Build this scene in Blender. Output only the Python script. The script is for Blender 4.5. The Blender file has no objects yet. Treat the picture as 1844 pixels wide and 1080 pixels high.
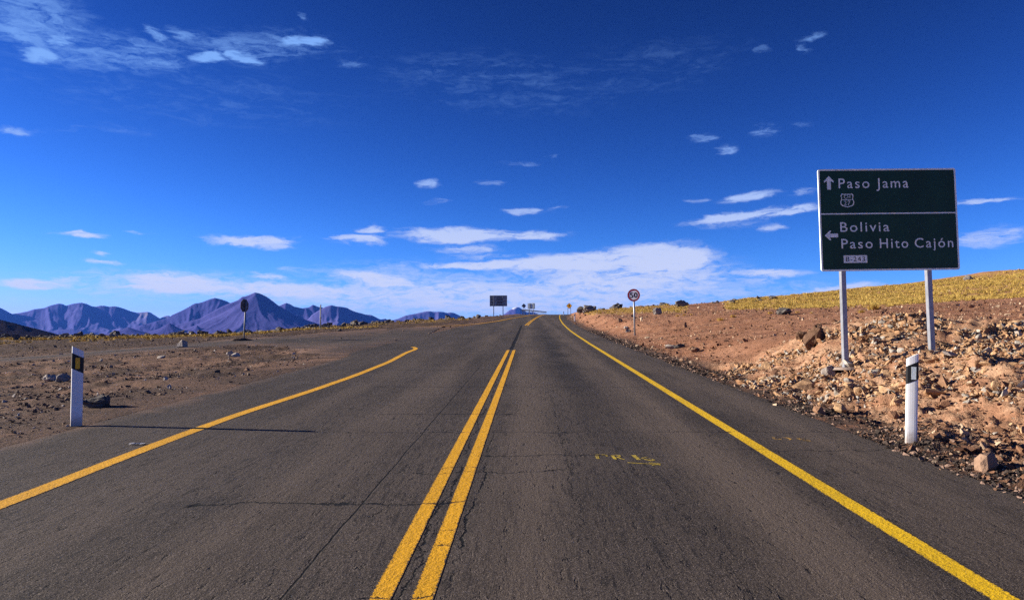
import bpy, bmesh, math, random
import numpy as np
from mathutils import Vector, Matrix, Euler, noise as mnoise

sc = bpy.context.scene
COL = sc.collection
R = math.radians
rng = np.random.default_rng(7)
random.seed(7)

# ------------------------------------------------------------------ camera
W, H, F = 1844.0, 1080.0, 1383.0
VPX, VPY, HORY = 953.0, 557.0, 608.0          # road vanishing point; true horizon row
SL = (HORY - VPY) / F                         # the road climbs 3.7 %
CAM_Z = 1.65
PITCH = math.atan((HORY - H / 2) / F)
YAW = math.atan((VPX - W / 2) / F)
cam_d = bpy.data.cameras.new('camera')
cam_d.sensor_width = 36.0
cam_d.lens = 36.0 * F / W
cam_d.clip_start = 0.05
cam_d.clip_end = 200000
cam = bpy.data.objects.new('camera', cam_d)
COL.objects.link(cam)
cam.location = (0, 0, CAM_Z)
cam.rotation_euler = (R(90) + PITCH, 0, YAW)
sc.camera = cam
CR = np.array(Euler((R(90) + PITCH, 0, YAW)).to_matrix())

# ------------------------------------------------------------------ exposure and light
sc.view_settings.view_transform = 'Standard'
sc.view_settings.look = 'None'
sc.view_settings.gamma = 1.0
sc.view_settings.exposure = 1.25
sc.render.engine = 'CYCLES'
sc.cycles.use_denoising = False
sc.cycles.max_bounces = 5
sc.cycles.volume_bounces = 0
SUN_EL, SUN_AZ = R(17), R(-82)                # azimuth measured from +Y (ahead) towards +X (right)
sd = Vector((math.sin(SUN_AZ) * math.cos(SUN_EL), math.cos(SUN_AZ) * math.cos(SUN_EL), math.sin(SUN_EL)))
sun_d = bpy.data.lights.new('sun', 'SUN')
sun_d.energy = 5.0
sun_d.angle = R(0.5)
sun_d.color = (1.0, 0.90, 0.76)
sun = bpy.data.objects.new('sun', sun_d)
COL.objects.link(sun)
sun.rotation_euler = sd.to_track_quat('Z', 'Y').to_euler()


# ------------------------------------------------------------------ node helpers
def mk(nt, typ, ins=None, **props):
    n = nt.nodes.new(typ)
    for k, v in props.items():
        setattr(n, k, v)
    for k, v in (ins or {}).items():
        s = n.inputs[k]
        if isinstance(v, bpy.types.NodeSocket):
            nt.links.new(v, s)
        else:
            s.default_value = v
    return n


def mth(nt, op, a, b=0.0, c=None, clamp=False):
    ins = {0: a, 1: b}
    if c is not None:
        ins[2] = c
    return mk(nt, 'ShaderNodeMath', ins, operation=op, use_clamp=clamp).outputs[0]


def vm(nt, op, a, b=(0, 0, 0)):
    return mk(nt, 'ShaderNodeVectorMath', {0: a, 1: b}, operation=op).outputs[0]


def mapr(nt, v, a, b, c=0.0, d=1.0, smooth=True):
    n = mk(nt, 'ShaderNodeMapRange', {0: v, 1: a, 2: b, 3: c, 4: d})
    n.interpolation_type = 'SMOOTHSTEP' if smooth else 'LINEAR'
    n.clamp = True
    return n.outputs[0]


def nz(nt, vec, scale, detail=4.0, rough=0.55, dist=0.0):
    return mk(nt, 'ShaderNodeTexNoise', {'Vector': vec, 'Scale': scale, 'Detail': detail, 'Roughness': rough, 'Distortion': dist}).outputs[0]


def mixc(nt, fac, a, b, blend='MIX'):
    n = nt.nodes.new('ShaderNodeMix')
    n.data_type = 'RGBA'
    n.blend_type = blend
    for i, v in ((0, fac), (6, a), (7, b)):
        if isinstance(v, bpy.types.NodeSocket):
            nt.links.new(v, n.inputs[i])
        else:
            n.inputs[i].default_value = v if i == 0 else (tuple(v) + (1,) if len(v) == 3 else v)
    return n.outputs[2]


def attr(nt, name):
    return mk(nt, 'ShaderNodeAttribute', attribute_name=name).outputs['Fac']


def new_mat(name):
    m = bpy.data.materials.new(name)
    m.use_nodes = True
    nt = m.node_tree
    b = nt.nodes['Principled BSDF']
    b.inputs['Specular IOR Level'].default_value = 0.25
    return m, nt, b


def setin(nt, sock, v):
    if isinstance(v, bpy.types.NodeSocket):
        nt.links.new(v, sock)
    elif hasattr(v, '__len__') and len(v) == 3 and sock.type == 'RGBA':
        sock.default_value = tuple(v) + (1,)
    else:
        sock.default_value = v


def finish(nt, b, color, rough=0.9, height=None, dist=0.02, strength=1.0, spec=None, metal=None):
    setin(nt, b.inputs['Base Color'], color)
    setin(nt, b.inputs['Roughness'], rough)
    if spec is not None:
        setin(nt, b.inputs['Specular IOR Level'], spec)
    if metal is not None:
        setin(nt, b.inputs['Metallic'], metal)
    if height is not None:
        bp = mk(nt, 'ShaderNodeBump', {'Height': height, 'Distance': dist, 'Strength': strength})
        nt.links.new(bp.outputs[0], b.inputs['Normal'])


def pos(nt):
    return mk(nt, 'ShaderNodeNewGeometry').outputs['Position']


def objco(nt):
    return mk(nt, 'ShaderNodeTexCoord').outputs['Object']


# ------------------------------------------------------------------ pixel <-> world
def pdir(px, py):
    d = CR @ np.array([(px - W / 2) / F, -(py - H / 2) / F, -1.0])
    return d / np.linalg.norm(d)


def P(px, py, Y):
    d = pdir(px, py)
    t = Y / d[1]
    return np.array([d[0] * t, Y, CAM_Z + d[2] * t])


def proj(X, Y, Z):
    v = np.stack([X, Y, Z - CAM_Z], -1) @ CR
    dz = np.where(v[..., 2] < -1e-3, -v[..., 2], 1e-3)
    return W / 2 + F * v[..., 0] / dz, H / 2 - F * v[..., 1] / dz


def inpoly(px, py, poly):
    r = np.zeros(np.shape(px), bool)
    n = len(poly)
    for i in range(n):
        x0, y0 = poly[i]
        x1, y1 = poly[(i + 1) % n]
        if y0 == y1:
            continue
        c = ((py > y0) != (py > y1)) & (px < (x1 - x0) * (py - y0) / (y1 - y0) + x0)
        r ^= c
    return r


# ------------------------------------------------------------------ sky and clouds
world = bpy.data.worlds.new('World')
sc.world = world
world.use_nodes = True
wt = world.node_tree
for n in list(wt.nodes):
    wt.nodes.remove(n)
sky = mk(wt, 'ShaderNodeTexSky', sky_type='NISHITA', sun_disc=False)
sky.sun_elevation = SUN_EL
sky.sun_rotation = SUN_AZ
sky.altitude = 4500
sky.air_density = 1.0
sky.dust_density = 0.4
sky.ozone_density = 2.0
SKY_STR = 0.075
SK = SKY_STR * 2 ** 1.25
skc = vm(wt, 'MULTIPLY', sky.outputs[0], (SK * .76,) * 3)
skc = mk(wt, 'ShaderNodeGamma', {0: skc, 1: 2.35}).outputs[0]     # thin, very deep blue high-altitude sky
skc = vm(wt, 'MULTIPLY', skc, (3.0 * .53, 1.84 * 1.29, 1.18 * 2.5))
skc = vm(wt, 'DIVIDE', skc, vm(wt, 'ADD', vm(wt, 'MULTIPLY', skc, (.3, .7, .3)), (1, 1, 1)))
skc = vm(wt, 'SCALE', skc)
skc.node.inputs['Scale'].default_value = 1 / SK
wdir = mk(wt, 'ShaderNodeTexCoord').outputs['Generated']
wsep = mk(wt, 'ShaderNodeSeparateXYZ', {0: wdir})
az = mth(wt, 'ARCTAN2', wsep.outputs[0], wsep.outputs[1])
el = mth(wt, 'ARCSINE', wsep.outputs[2])
uv0 = mk(wt, 'ShaderNodeCombineXYZ', {0: az, 1: el, 2: 0.0}).outputs[0]
wrp = mk(wt, 'ShaderNodeTexNoise', {'Vector': vm(wt, 'MULTIPLY', uv0, (14., 40., 1.)), 'Scale': 1.0, 'Detail': 5.0, 'Roughness': .6}).outputs['Color']
uv = vm(wt, 'ADD', uv0, vm(wt, 'MULTIPLY', vm(wt, 'SUBTRACT', wrp, (.5, .5, .5)), (.075, .022, 0.)))
wsep2 = mk(wt, 'ShaderNodeSeparateXYZ', {0: uv})
az, elw = wsep2.outputs[0], wsep2.outputs[1]
# cloud banks: (x, y, half length, half height, tilt, density) given where the photo shows them, stored as sky angles
CL = [(35, 62, 44, 15, 5, .42), (62, 96, 46, 11, 4, .55), (105, 70, 30, 13, 0, .5), (15, 42, 34, 24, 0, .4), (285, 62, 26, 9, -4, .5),
      (330, 60, 20, 10, -10, .35), (250, 80, 22, 8, 0, .3), (290, 115, 46, 8, 2, .4), (380, 103, 42, 10, 8, .72), (440, 100, 38, 9, -4, .68), (130, 22, 60, 12, 0, .15),
      (540, 75, 58, 8, 7, .62), (640, 115, 28, 6, 0, .25), (545, 30, 10, 6, 0, .3), (110, 102, 80, 11, 0, .3), (220, 115, 60, 8, 0, .25),
      (35, 237, 44, 6, 3, .6), (112, 232, 32, 6, 5, .25), (220, 235, 70, 8, 0, .12), (900, 150, 250, 46, -4, .14), (1150, 130, 200, 44, 5, .10),
      (320, 165, 320, 50, 0, .12), (1465, 67, 27, 6, 5, .45), (1440, 89, 14, 8, 0, .35), (1372, 86, 13, 6, 0, .35), (1262, 249, 30, 6, 6, .5),
      (1310, 271, 18, 9, -10, .55), (1380, 236, 30, 9, 6, .5), (1445, 227, 16, 5, 0, .3), (940, 295, 36, 5, 0, .3), (1000, 283, 8, 4, 0, .25),
      (775, 332, 26, 8, 0, .62), (880, 328, 24, 5, 0, .4), (780, 365, 16, 5, 0, .25), (953, 382, 42, 6, -2, .6), (995, 380, 26, 4, 9, .35),
      (140, 420, 48, 6, -3, .8), (250, 422, 30, 3, 0, .4), (175, 454, 30, 4, -2, .5), (180, 471, 44, 5, -3, .7), (455, 435, 84, 9, 2, .9),
      (492, 443, 46, 5, 0, .6), (645, 433, 58, 8, 2, .9), (670, 414, 28, 8, 0, .75), (820, 424, 115, 13, 0, 1.0), (945, 424, 84, 7, -1, .8),
      (840, 448, 72, 8, 0, .6), (865, 462, 66, 6, 0, .45), (870, 477, 125, 8, 0, .95), (1080, 470, 210, 18, 3, 1.05), (1190, 464, 120, 26, 0, 1.1),
      (1110, 500, 210, 42, 2, .72), (1220, 505, 130, 45, 0, .62), (990, 515, 210, 24, 0, .6), (70, 511, 76, 9, 2, .8), (115, 502, 50, 7, 0, .55),
      (330, 508, 135, 17, -3, .85), (300, 520, 115, 9, 0, .8), (490, 495, 46, 7, -2, .65), (520, 522, 210, 17, -3, .78), (620, 527, 160, 13, -3, .55),
      (680, 503, 94, 13, -4, .85), (790, 543, 48, 7, 3, .75), (705, 553, 22, 7, 0, .55), (590, 552, 30, 10, 0, .5), (800, 523, 66, 8, -3, .55),
      (532, 480, 28, 5, 0, .35), (1345, 357, 54, 8, 5, .8), (1260, 360, 22, 4, 0, .35), (1450, 345, 42, 7, 10, .5), (1330, 390, 115, 7, 5, .85),
      (1430, 380, 64, 8, 9, .9), (1400, 409, 28, 6, 5, .6), (1300, 405, 88, 8, 0, .32), (1390, 492, 76, 7, -2, .72), (1345, 506, 80, 8, 0, .4),
      (1520, 518, 96, 8, 4, .72), (1785, 424, 80, 16, 6, .55), (1785, 364, 66, 4, 0, .75), (1380, 525, 180, 15, 3, .35), (900, 535, 560, 42, 0, .68),
      (220, 540, 260, 14, 0, .2), (60, 40, 110, 40, 0, .38), (200, 95, 170, 26, 3, .33), (450, 85, 160, 22, 5, .3), (330, 515, 260, 26, 0, .5), (700, 500, 180, 30, 0, .4)]
mask = None
for (cx, cy, rx, ry, tilt, dens) in CL:
    if cy < 125 and cx < 700: dens, ry = dens * 1.35, ry * 1.2
    d0 = pdir(cx, cy)
    d1 = pdir(cx + rx, cy)
    u0, v0 = math.atan2(d0[0], d0[1]), math.asin(d0[2])
    ru = abs(math.atan2(d1[0], d1[1]) - u0) * 1.35
    rv = ry / F * 1.5
    # (the third coordinate only chains the nodes one after another; its scale makes it vanish)
    uvi = uv if mask is None else mk(wt, 'ShaderNodeCombineXYZ', {0: az, 1: elw, 2: mask}).outputs[0]
    mp = mk(wt, 'ShaderNodeMapping', {'Vector': uvi, 'Location': (u0, v0, 0), 'Rotation': (0, 0, R(tilt)), 'Scale': (ru, rv, 1e6)}, vector_type='TEXTURE')
    ln = mk(wt, 'ShaderNodeVectorMath', {0: mp.outputs[0]}, operation='LENGTH').outputs['Value']
    m_ = mapr(wt, ln, 0.25, 1.0, dens, 0.0)
    mask = m_ if mask is None else mth(wt, 'MAXIMUM', mask, m_)
cn_v = vm(wt, 'MULTIPLY', uv, (14.0, 75.0, 1.0))
cn1 = nz(wt, cn_v, 1.0, 9.0, 0.62, 0.6)
cn2 = nz(wt, vm(wt, 'MULTIPLY', uv, (52.0, 190.0, 1.0)), 1.0, 8.0, 0.68, 0.4)
cn = mth(wt, 'ADD', mth(wt, 'MULTIPLY', mth(wt, 'SUBTRACT', cn1, .5), 0.85), mth(wt, 'ADD', mth(wt, 'MULTIPLY', mth(wt, 'SUBTRACT', cn2, .5), .85), .5))
thr = mth(wt, 'ADD', cn, mth(wt, 'MULTIPLY', mask, 0.40))
alpha = mth(wt, 'MULTIPLY', mapr(wt, thr, 0.445, 0.86), mth(wt, 'MINIMUM', mth(wt, 'MULTIPLY', mask, 1.25), 0.93), clamp=True)
ccol = mixc(wt, mapr(wt, el, 0.02, 0.30), (4.5, 4.65, 5.4), (1.3, 2.6, 5.6))
skf = mixc(wt, alpha, skc, ccol)
bg = mk(wt, 'ShaderNodeBackground', {0: skf, 1: SKY_STR})
wo = mk(wt, 'ShaderNodeOutputWorld', {0: bg.outputs[0]})


# ------------------------------------------------------------------ object helpers
def tag(o, label=None, cat=None, group=None, kind=None):
    if label: o['label'] = label
    if cat: o['category'] = cat
    if group: o['group'] = group
    if kind: o['kind'] = kind
    return o


def mesh_np(name, V, polys, mat, parent=None, smooth=False, attrs=None):
    """polys: (n,k) int array, or a list of such arrays"""
    me = bpy.data.meshes.new(name)
    V = np.asarray(V, np.float32)
    if not isinstance(polys, (list, tuple)):
        polys = [polys]
    polys = [np.asarray(p, np.int32) for p in polys if len(p)]
    me.vertices.add(len(V))
    me.vertices.foreach_set('co', V.ravel())
    li = np.concatenate([p.ravel() for p in polys])
    tot = np.concatenate([np.full(len(p), p.shape[1], np.int32) for p in polys])
    st = np.concatenate([[0], np.cumsum(tot)[:-1]]).astype(np.int32)
    me.loops.add(len(li))
    me.loops.foreach_set('vertex_index', li)
    me.polygons.add(len(tot))
    me.polygons.foreach_set('loop_start', st)
    me.polygons.foreach_set('use_smooth', np.full(len(tot), bool(smooth)))
    for k, a in (attrs or {}).items():
        at = me.attributes.new(k, 'FLOAT', 'POINT')
        at.data.foreach_set('value', np.asarray(a, np.float32).ravel())
    me.update(calc_edges=True)
    me.validate()
    if mat: me.materials.append(mat)
    o = bpy.data.objects.new(name, me)
    COL.objects.link(o)
    if parent: o.parent = parent
    return o


def bm_obj(name, bm, mat, parent=None, smooth=False):
    me = bpy.data.meshes.new(name)
    bmesh.ops.recalc_face_normals(bm, faces=bm.faces)
    bm.to_mesh(me)
    bm.free()
    if smooth:
        for p in me.polygons: p.use_smooth = True
    if mat: me.materials.append(mat)
    o = bpy.data.objects.new(name, me)
    COL.objects.link(o)
    if parent: o.parent = parent
    return o


def empty(name, loc, rot=(0, 0, 0)):
    o = bpy.data.objects.new(name, None)
    o.empty_display_size = 0.2
    COL.objects.link(o)
    o.location = loc
    o.rotation_euler = rot
    return o


def box(bm, x0, x1, y0, y1, z0, z1, bevel=0.0):
    v = [bm.verts.new((x, y, z)) for z in (z0, z1) for (x, y) in ((x0, y0), (x1, y0), (x1, y1), (x0, y1))]
    fs = [(3, 2, 1, 0), (4, 5, 6, 7), (0, 1, 5, 4), (1, 2, 6, 5), (2, 3, 7, 6), (3, 0, 4, 7)]
    faces = [bm.faces.new([v[i] for i in f]) for f in fs]
    if bevel:
        es = list({e for f in faces for e in f.edges})
        bmesh.ops.bevel(bm, geom=es, offset=bevel, segments=2, affect='EDGES', profile=0.5)
    return bm


def poly_y(bm, pts, y0, y1):
    """prism of an outline in the x-z plane between y0 and y1"""
    a = [bm.verts.new((x, y0, z)) for x, z in pts]
    b = [bm.verts.new((x, y1, z)) for x, z in pts]
    n = len(pts)
    bm.faces.new(a)
    bm.faces.new(b[::-1])
    for i in range(n):
        bm.faces.new((a[i], b[i], b[(i + 1) % n], a[(i + 1) % n]))
    return bm


def ring_y(bm, outer, inner, y0, y1):
    n = len(outer)
    A = [[bm.verts.new((x, y, z)) for x, z in o] for o in (outer, inner) for y in (y0, y1)]
    for i in range(n):
        j = (i + 1) % n
        bm.faces.new((A[0][i], A[0][j], A[2][j], A[2][i]))
        bm.faces.new((A[1][j], A[1][i], A[3][i], A[3][j]))
        bm.faces.new((A[0][j], A[0][i], A[1][i], A[1][j]))
        bm.faces.new((A[2][i], A[2][j], A[3][j], A[3][i]))
    return bm


def cyl(bm, p0, p1, r, n=14, r1=None):
    p0, p1 = Vector(p0), Vector(p1)
    d = p1 - p0
    m = Matrix.Translation((p0 + p1) / 2) @ d.to_track_quat('Z', 'Y').to_matrix().to_4x4()
    bmesh.ops.create_cone(bm, cap_ends=True, segments=n, radius1=r, radius2=r if r1 is None else r1, depth=d.length, matrix=m)
    return bm


def circ(r, n=40, cx=0.0, cz=0.0, a0=0.0):
    return [(cx + r * math.cos(a0 + 2 * math.pi * i / n), cz + r * math.sin(a0 + 2 * math.pi * i / n)) for i in range(n)]


def text_geo(s, spacing=1.0, offset=0.0):
    cu = bpy.data.curves.new('txt', 'FONT')
    cu.body = s
    cu.space_character = spacing
    cu.offset = offset
    cu.resolution_u = 4
    o = bpy.data.objects.new('txt', cu)
    COL.objects.link(o)
    dg = bpy.context.evaluated_depsgraph_get()
    ev = o.evaluated_get(dg)
    me = ev.to_mesh()
    V = np.array([v.co[:] for v in me.vertices])
    Fc = [list(p.vertices) for p in me.polygons]
    ev.to_mesh_clear()
    bpy.data.objects.remove(o)
    bpy.data.curves.remove(cu)
    return V, Fc


def text_into(bm, s, x0, x1, base, cap, y, spacing=1.15, offset=0.012, shear=0.0):
    """write s with its baseline at z=base, capitals cap high, stretched to x0..x1"""
    V, Fc = text_geo(s, spacing, offset)
    Hc = text_geo('H', 1.0, offset)[0]
    h0, h1 = Hc[:, 1].min(), Hc[:, 1].max()
    X = x0 + (V[:, 0] - V[:, 0].min()) / (V[:, 0].max() - V[:, 0].min()) * (x1 - x0)
    Z = base + (V[:, 1] - h0) / (h1 - h0) * cap
    X = X + shear * (Z - base)
    vs = [bm.verts.new((X[i], y, Z[i])) for i in range(len(V))]
    for f in Fc:
        try:
            bm.faces.new([vs[i] for i in f])
        except ValueError:
            pass
    return bm


# ------------------------------------------------------------------ noise in numpy
def vnoise(x, y, seed=0):
    xi = np.floor(x)
    yi = np.floor(y)
    fx = x - xi
    fy = y - yi
    xi = xi.astype(np.int64)
    yi = yi.astype(np.int64)

    def h(a, b):
        k = (a * 374761393 + b * 668265263 + seed * 974634527) & 0xffffffff
        k = ((k ^ (k >> 13)) * 1274126177) & 0xffffffff
        k ^= k >> 16
        return (k & 0xffffff) / float(0xffffff)
    sx = fx * fx * fx * (fx * (fx * 6 - 15) + 10)
    sy = fy * fy * fy * (fy * (fy * 6 - 15) + 10)
    a = h(xi, yi) * (1 - sx) + h(xi + 1, yi) * sx
    b = h(xi, yi + 1) * (1 - sx) + h(xi + 1, yi + 1) * sx
    return a * (1 - sy) + b * sy


def fbm(x, y, oct=4, seed=0, gain=0.5):
    s = np.zeros(np.shape(x))
    a, n = 1.0, 0.0
    for i in range(oct):
        c, q = math.cos(0.6 * i + 0.3), math.sin(0.6 * i + 0.3)
        s = s + a * vnoise((x * c - y * q) * 2 ** i + 17.3 * i, (x * q + y * c) * 2 ** i - 9.1 * i, seed + i)
        n += a
        a *= gain
    return s / n


def ridged(x, y, oct=4, seed=0, gain=0.5):
    s = np.zeros(np.shape(x))
    a, n = 1.0, 0.0
    for i in range(oct):
        v = 1 - np.abs(2 * vnoise(x * 2 ** i + 31.7 * i, y * 2 ** i + 11.9 * i, seed + i) - 1)
        s = s + a * v * v
        n += a
        a *= gain
    return s / n


def sstep(a, b, x):
    t = np.clip((np.asarray(x, float) - a) / (b - a), 0, 1)
    return t * t * (3 - 2 * t)


# ------------------------------------------------------------------ lie of the land
_ry = np.arange(-300, 1001, 2.0)
_rz = np.interp(_ry, [-300, 60, 90, 120, 150, 168, 182, 200, 230, 260, 320, 400, 1000],
                [0, 0, .06, .2, .40, .47, .46, .27, -.10, -.6, -2.5, -6, -60])
_rz = np.convolve(np.pad(_rz, 5, 'edge'), np.ones(11) / 11, 'valid') + SL * _ry


def z_road(Y):
    return np.interp(Y, _ry, _rz)


def c_road(Y):
    """centre of the double yellow line"""
    Y = np.asarray(Y, float)
    return -0.73 + 2.03e-4 * np.clip(Y - 30, 0, None) ** 2


CP = []
for (px, py, Y) in [
    # left plain
    (0, 830, 8.4), (0, 700, 17.8), (0, 650, 31), (0, 612, 60), (137, 771, 10.9), (200, 700, 17.3), (300, 660, 25), (150, 640, 33),
    (437, 613, 45), (440, 603, 66), (300, 622, 42), (200, 609, 62), (577, 592, 66), (600, 640, 29), (700, 582, 92), (600, 600, 55), (840, 575, 118),
    (760, 590, 72), (900, 570, 152), (320, 607, 64),
    # right slope
    (1844, 491, 122), (1720, 507, 122), (1600, 520, 122), (1450, 535, 122), (1310, 547, 122), (1240, 548, 126), (1150, 556, 132), (1060, 561, 142),
    (1844, 535, 70), (1600, 548, 70), (1400, 556, 76), (1250, 560, 82), (1844, 560, 42), (1600, 565, 42), (1400, 576, 45), (1250, 577, 50),
    (1143, 603, 47), (1844, 582, 24), (1720, 582, 25), (1500, 592, 27), (1350, 610, 29), (1688, 631, 17.2), (1525, 645, 16.7), (1844, 625, 16.2),
    (1641, 803, 9.6), (1844, 855, 7.9), (1844, 710, 11.6), (1844, 655, 14), (1700, 705, 12.5), (1600, 725, 12), (1450, 680, 15.6), (1350, 680, 16.6),
    (1350, 640, 23), (1250, 638, 26.5), (1620, 566, 20.6), (1560, 583, 20.2), (1700, 578, 20.6), (1470, 610, 19.5)]:
    CP.append(P(px, py, Y))
for (x, y, z) in [(-8, -4, -.1), (6, -4, 0), (0, -30, 0), (-40, -25, -.8), (40, -20, 3.0), (9, 2, .35), (-12, 2, -.1), (-70, 20, -1.4), (-90, 70, -1.6), (14, 6, 1.0),
                  (25, 8, 2.0), (60, 20, 4.5), (110, 60, 10), (120, 120, 13), (-60, 120, -3), (60, 180, 6), (0, 200, .2), (-30, 200, -1.5), (200, 200, 16), (-200, 100, -5),
                  (-200, -100, -4), (200, -100, 10), (0, -200, 0), (0, 300, -4)]:
    CP.append(np.array([x, y, z + SL * y]))
CP = np.array(CP)


def _U(d2):
    return np.where(d2 < 1e-9, 0, d2 * np.log(np.maximum(d2, 1e-9)))


_n = len(CP)
_A = np.zeros((_n + 3, _n + 3))
_d2 = (CP[:, None, 0] - CP[None, :, 0]) ** 2 + (CP[:, None, 1] - CP[None, :, 1]) ** 2
_A[:_n, :_n] = _U(_d2) + np.eye(_n) * 0.8
_A[:_n, _n] = 1
_A[:_n, _n + 1:] = CP[:, :2]
_A[_n:, :_n] = _A[:_n, _n:].T
TW = np.linalg.solve(_A, np.concatenate([CP[:, 2], [0, 0, 0]]))


def tps(X, Y):
    sh = np.shape(X)
    x, y = np.ravel(X), np.ravel(Y)
    out = np.empty(len(x))
    for i in range(0, len(x), 40000):
        a, b = x[i:i + 40000], y[i:i + 40000]
        out[i:i + 40000] = _U((a[:, None] - CP[None, :, 0]) ** 2 + (b[:, None] - CP[None, :, 1]) ** 2) @ TW[:_n] + TW[_n] + TW[_n + 1] * a + TW[_n + 2] * b
    return out.reshape(sh)


SIDE_NEAR = [(-160, 662), (0, 653), (150, 642), (300, 632), (430, 621), (500, 624), (560, 634), (620, 646), (672, 652)]
SIDE_FAR = [(-160, 655), (0, 646), (150, 634), (300, 622), (430, 610), (520, 605), (600, 597), (700, 591), (800, 587)]
SIDE_POLY = SIDE_NEAR + SIDE_FAR[::-1]


def brinkY(px):
    return np.interp(px, [-400, 0, 440, 700, 840, 900, 950, 1010, 1060, 1240, 1844, 2400], [66, 66, 72, 98, 124, 160, 215, 215, 150, 133, 128, 128])


def ground0(X, Y):
    """smooth terrain, without its roughness"""
    X = np.asarray(X, float)
    Y = np.asarray(Y, float)
    r = np.hypot(X, Y) + 1e-6
    k = np.minimum(1.0, 230.0 / r)
    z = tps(X * k, Y * k)
    off = X - c_road(Y)
    w = np.where(off < 0, sstep(11.0, 6.0, -off), sstep(8.6, 5.6, off))
    w = w * sstep(330, 260, Y) * sstep(-150, -60, Y)
    drop = np.zeros(np.shape(X))
    front = Y > 20
    Yf = np.where(front, Y, 1e3)
    pxh = W / 2 + F * np.tan(np.clip(np.arctan2(X, Yf) + YAW, -1.2, 1.2))
    bY = np.where(front, brinkY(pxh), 1e9)
    drop = 0.085 * np.clip(Y - bY, 0, None) * sstep(0, 40, Y - bY)
    drop = drop + 0.05 * np.clip(r - 230, 0, None)
    z = z - np.where(front, drop, 0.05 * np.clip(r - 200, 0, None))
    z = z * (1 - w) + (z_road(Y) - 0.01) * w
    return np.maximum(z, -150 + 0.03 * z)


def masks(X, Y, z0):
    px, py = proj(X, np.maximum(Y, 0.5), z0)
    off = X - c_road(Y)
    bank = sstep(5.2, 6.2, off + 0.5 * (fbm(X * .9, Y * .9, 3, 5) - .5)) * sstep(4, 7, Y) * sstep(25, 21, Y) * sstep(16, 12, off)
    side = inpoly(px, py, SIDE_POLY) & (Y > 20) & (Y < 90) & (off < -4)
    jag = 8 * (fbm(X * .15, Y * .15, 3, 8) - .5)
    px = px + 26 * (fbm(X * .22, Y * .22, 3, 9) - .5)
    gline = np.interp(px, [1000, 1060, 1230, 1238, 1305, 1312, 1400, 1500, 1600, 1720, 1844, 2100], [560, 566, 562, 540, 540, 556, 557, 554, 549, 541, 534, 520])
    grassR = sstep(2.5, -1.5, py - gline - jag) * (px > 1045) * (Y > 40) * sstep(300, 200, Y)
    rim = brinkY(px)
    grassL = .8 * sstep(.70, .82, Y / rim) * sstep(1.08, 1.0, Y / rim) * (px < 850) * sstep(.46, .62, fbm(X * .06, Y * .25, 3, 12)) * (off < -9)
    verge = np.where(off > 0, sstep(4.6, 5.0, off) * sstep(6.3, 5.6, off + .8 * (fbm(X * .7, Y * .35, 3, 3) - .5)), sstep(-9.5, -7.2, off - 2.6 * (fbm(X * .5, Y * .3, 3, 4) - .5)) * sstep(-5.0, -6.0, off) * .8 * sstep(24, 14, Y))
    dark = sstep(32, 40, Y + 5 * (fbm(X * .15, Y * .3, 3, 14) - .5)) * sstep(-7, -10, off) * sstep(130, 90, Y)
    return bank, side, grassR, grassL, verge, dark


def ground(X, Y, full=False):
    X = np.asarray(X, float)
    Y = np.asarray(Y, float)
    z0 = ground0(X, Y)
    bank, side, gR, gL, verge, dark = masks(X, Y, z0)
    off = X - c_road(Y)
    r = np.hypot(X, Y)
    out = np.where(off > 0, sstep(5.1, 6.2, off), sstep(5.6, 8.5, -off))
    amp = out * np.where(side, 0.12, 1.0)
    n = (fbm(X * .35, Y * .35, 5, 21) - .5) * .22 + (fbm(X * 2.2, Y * 2.2, 4, 22) - .5) * np.where(X < 0, .15, .11) + (fbm(X * 9, Y * 9, 2, 23) - .5) * .028 * sstep(60, 20, r)
    # wheel ruts in the dirt on the left
    rut = np.sin((Y + .42 * X + 2.0 * fbm(X * .12, Y * .12, 2, 31)) * 3.0) * sstep(.45, .6, fbm(X * .09, Y * .3, 2, 32)) * (off < -6) * sstep(45, 30, r)
    n = n + rut * .04
    z = z0 + amp * n * (1 + .0 * r) + (1 - out) * (fbm(X * 6, Y * 6, 3, 24) - .5) * .012
    lump = ridged(X * .8, Y * .8, 4, 41) - .45
    z = z + bank * lump * .30 + bank * (fbm(X * 5, Y * 5, 3, 42) - .5) * .14
    z = z + amp * sstep(60, 150, r) * (fbm(X * .08, Y * .08, 4, 51) - .5) * 1.0 * sstep(500, 200, r)
    z = z + sstep(600, 2500, r) * (fbm(X / 900, Y / 900, 4, 52) - .5) * 30
    trench = sstep(-5.7, -5.2, off) * sstep(4.95, 4.8, off) * sstep(360, 300, Y)
    z = z - trench * .09
    if full:
        return z, dict(bank=bank, side=side.astype(float), grass=np.maximum(gR, gL), verge=verge, dark=dark, left=sstep(2, -2, off))
    return z


def gz(x, y):
    return float(ground(np.array([x]), np.array([y]))[0])


_Ym = np.geomspace(1.6, 260, 2600)


def ground_at(px, py, fn=ground):
    d = pdir(px, py)
    t = _Ym / d[1]
    X = d[0] * t
    Z = CAM_Z + d[2] * t
    g = fn(X, _Ym)
    k = np.argmax(Z <= g)
    if k == 0:
        k = int(np.argmin(Z - g))
    return float(X[k]), float(_Ym[k]), float(g[k])


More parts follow.
